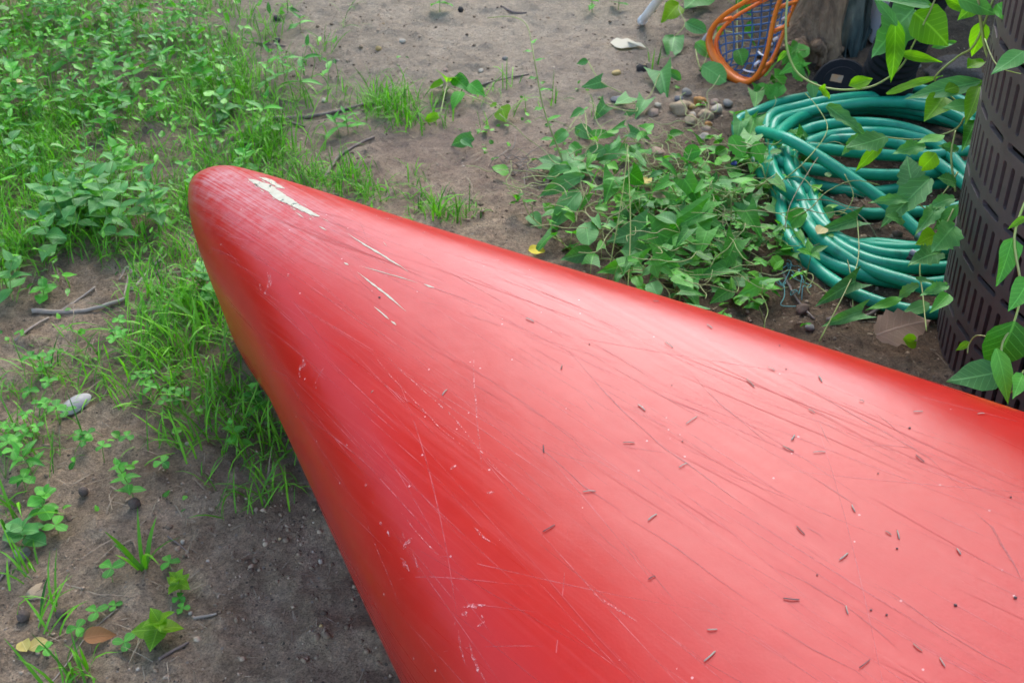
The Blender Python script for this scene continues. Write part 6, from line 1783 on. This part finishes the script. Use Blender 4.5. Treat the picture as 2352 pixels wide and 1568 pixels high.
# ------------------------------------------------------------------ leafy screen added out of view to darken hull reflections
def shade_hedge():
    root = empty('shade_hedge', (0, 7.5, 0), label='unseen leafy screen added round the yard to darken what the hull reflects', cat='shade_hedge')
    r = np.random.default_rng(77)
    V, F = [], []
    NA = 60
    hh = lambda d: 1 + .25 * np.clip((np.abs(d) - 30) / 35, 0, 1)
    for k in range(NA + 1):
        a = rad(-95 + 190 * k / NA); R = 6.2 + .5 * math.sin(k * .9)
        for (z, o) in ((-.1, .5), (1.2, .55), (2.0, .3), (2.3, 0), (2.0, -.3), (1.2, -.55), (-.1, -.5)):
            V.append(Vector((math.sin(a) * (R + o), 1.2 + math.cos(a) * (R + o), z * hh(math.degrees(a)) * (1 + .08 * math.sin(k * 1.7)))))
    for k in range(NA):
        for j in range(6):
            F.append((k * 7 + j, k * 7 + j + 1, (k + 1) * 7 + j + 1, (k + 1) * 7 + j))
    link('blocking_core', mesh('blocking_core', V, F, simple_mat('shade_hedge_core', (.035, .05, .02), (.02, .028, .012), .95, 6)), root)  # solid core added to block light
    n = 22000
    a = np.radians(r.uniform(-95, 95, n)); t = r.uniform(0, 1, n)
    R = 6.2 + .5 * np.sin((np.degrees(a) + 95) / 190 * NA * .9) - .55 * np.sqrt(np.clip(1 - t ** 4, 0, 1)) + r.normal(size=n) * .12
    pos = np.stack([np.sin(a) * R, 1.2 + np.cos(a) * R, 2.45 * t * hh(np.degrees(a)) + r.normal(size=n) * .12 + .05], 1)
    ax = r.normal(size=(n, 3)); ax /= np.linalg.norm(ax, axis=1)[:, None]
    bx = np.cross(ax, r.normal(size=(n, 3))); bx /= np.linalg.norm(bx, axis=1)[:, None]
    L = r.uniform(.09, .18, n)[:, None]; W = L * .3
    q = np.stack([pos, pos + ax * L * .5 + bx * W, pos + ax * L, pos + ax * L * .5 - bx * W], 1).reshape(-1, 3)
    link('foliage', big_mesh('foliage', q, np.arange(n * 4).reshape(n, 4), M_leafs, uv=np.tile([[.5, 0], [1, .5], [.5, 1], [0, .5]], (n, 1)), tint=np.repeat(r.random(n), 4)), root)['kind'] = 'stuff'
shade_hedge()

def add_shade_shrub():  # bush added to darken the top right behind the pipe
    c = Vector((1.55, 3.35, 0))
    root = empty('shade_shrub', c, label='dark bush added to darken the corner behind the black pipe and the bin', cat='shade_shrub')
    r = np.random.default_rng(88)
    V, F = [], []
    for k in range(9):
        a = k * .7; b0 = c + Vector((random.uniform(-.5, .5), random.uniform(-.15, .25), 0))
        stem_mesh(root, smooth_path([b0, b0 + Vector((random.uniform(-.1, .1), 0, .5)), b0 + Vector((random.uniform(-.3, .3), random.uniform(-.1, .2), 1.2))], 4), .014, .005, M_wood)
    n = 5200
    u = r.normal(size=(n, 3)); u /= np.linalg.norm(u, axis=1)[:, None]
    rad_ = r.uniform(.35, 1, n) ** .5
    pos = np.array([c.x, c.y + .1, .62]) + u * rad_[:, None] * np.array([.78, .36, .68])
    pos = pos[pos[:, 2] > .03]; n = len(pos)
    ax = r.normal(size=(n, 3)); ax /= np.linalg.norm(ax, axis=1)[:, None]
    bx = np.cross(ax, r.normal(size=(n, 3))); bx /= np.linalg.norm(bx, axis=1)[:, None]
    L = r.uniform(.04, .08, n)[:, None]; W = L * .3
    q = np.stack([pos, pos + ax * L * .5 + bx * W, pos + ax * L, pos + ax * L * .5 - bx * W], 1).reshape(-1, 3)
    link('foliage', big_mesh('foliage', q, np.arange(n * 4).reshape(n, 4), leaf_mat('dark_leaf', (.02, .06, .015), (.05, .12, .03), use_tint=True), uv=np.tile([[.5, 0], [1, .5], [.5, 1], [0, .5]], (n, 1)), tint=np.repeat(r.random(n), 4)), root)['kind'] = 'stuff'
add_shade_shrub()

def add_shade_tree():  # out-of-view tree, crown placed to darken the hull reflection
    c = Vector((-1.55, 2.95, 3.65))
    b = Vector((-3.3, 4.7, 0))
    root = empty('tree', b, label='unseen leafy tree overhanging the yard from beyond the weeds', cat='tree')
    V, F = tube_geo(smooth_path([b, b + Vector((.2, -.2, 1.2)), b + Vector((.8, -.7, 2.4)), c + Vector((-.3, .2, -.2))], 6), [.13 * (1 - .7 * i / 19) for i in range(19)], 12)
    link('trunk', mesh('trunk', V, F, M_bark), root)
    r = np.random.default_rng(66)
    for k in range(8):
        d = Vector((r.normal(), r.normal(), r.normal() * .6)).normalized()
        stem_mesh(root, smooth_path([c + Vector((-.3, .2, -.2)), c + d * .5, c + d * 1.0], 3), .03, .01, M_bark, name='limb')
    n = 20000
    cl = r.normal(size=(26, 3)); cl /= np.linalg.norm(cl, axis=1)[:, None]; cl *= (r.uniform(.1, 1, 26) ** .5)[:, None] * np.array([1.0, .85, .75])
    pos = np.array(c) + cl[r.integers(0, 26, n)] + r.normal(size=(n, 3)) * .22
    ax = r.normal(size=(n, 3)); ax /= np.linalg.norm(ax, axis=1)[:, None]
    bx = np.cross(ax, r.normal(size=(n, 3))); bx /= np.linalg.norm(bx, axis=1)[:, None]
    L = r.uniform(.07, .13, n)[:, None]; W = L * .32
    q = np.stack([pos, pos + ax * L * .5 + bx * W, pos + ax * L, pos + ax * L * .5 - bx * W], 1).reshape(-1, 3)
    link('crown', big_mesh('crown', q, np.arange(n * 4).reshape(n, 4), M_leafs, uv=np.tile([[.5, 0], [1, .5], [.5, 1], [0, .5]], (n, 1)), tint=np.repeat(r.random(n), 4)), root)
add_shade_tree()
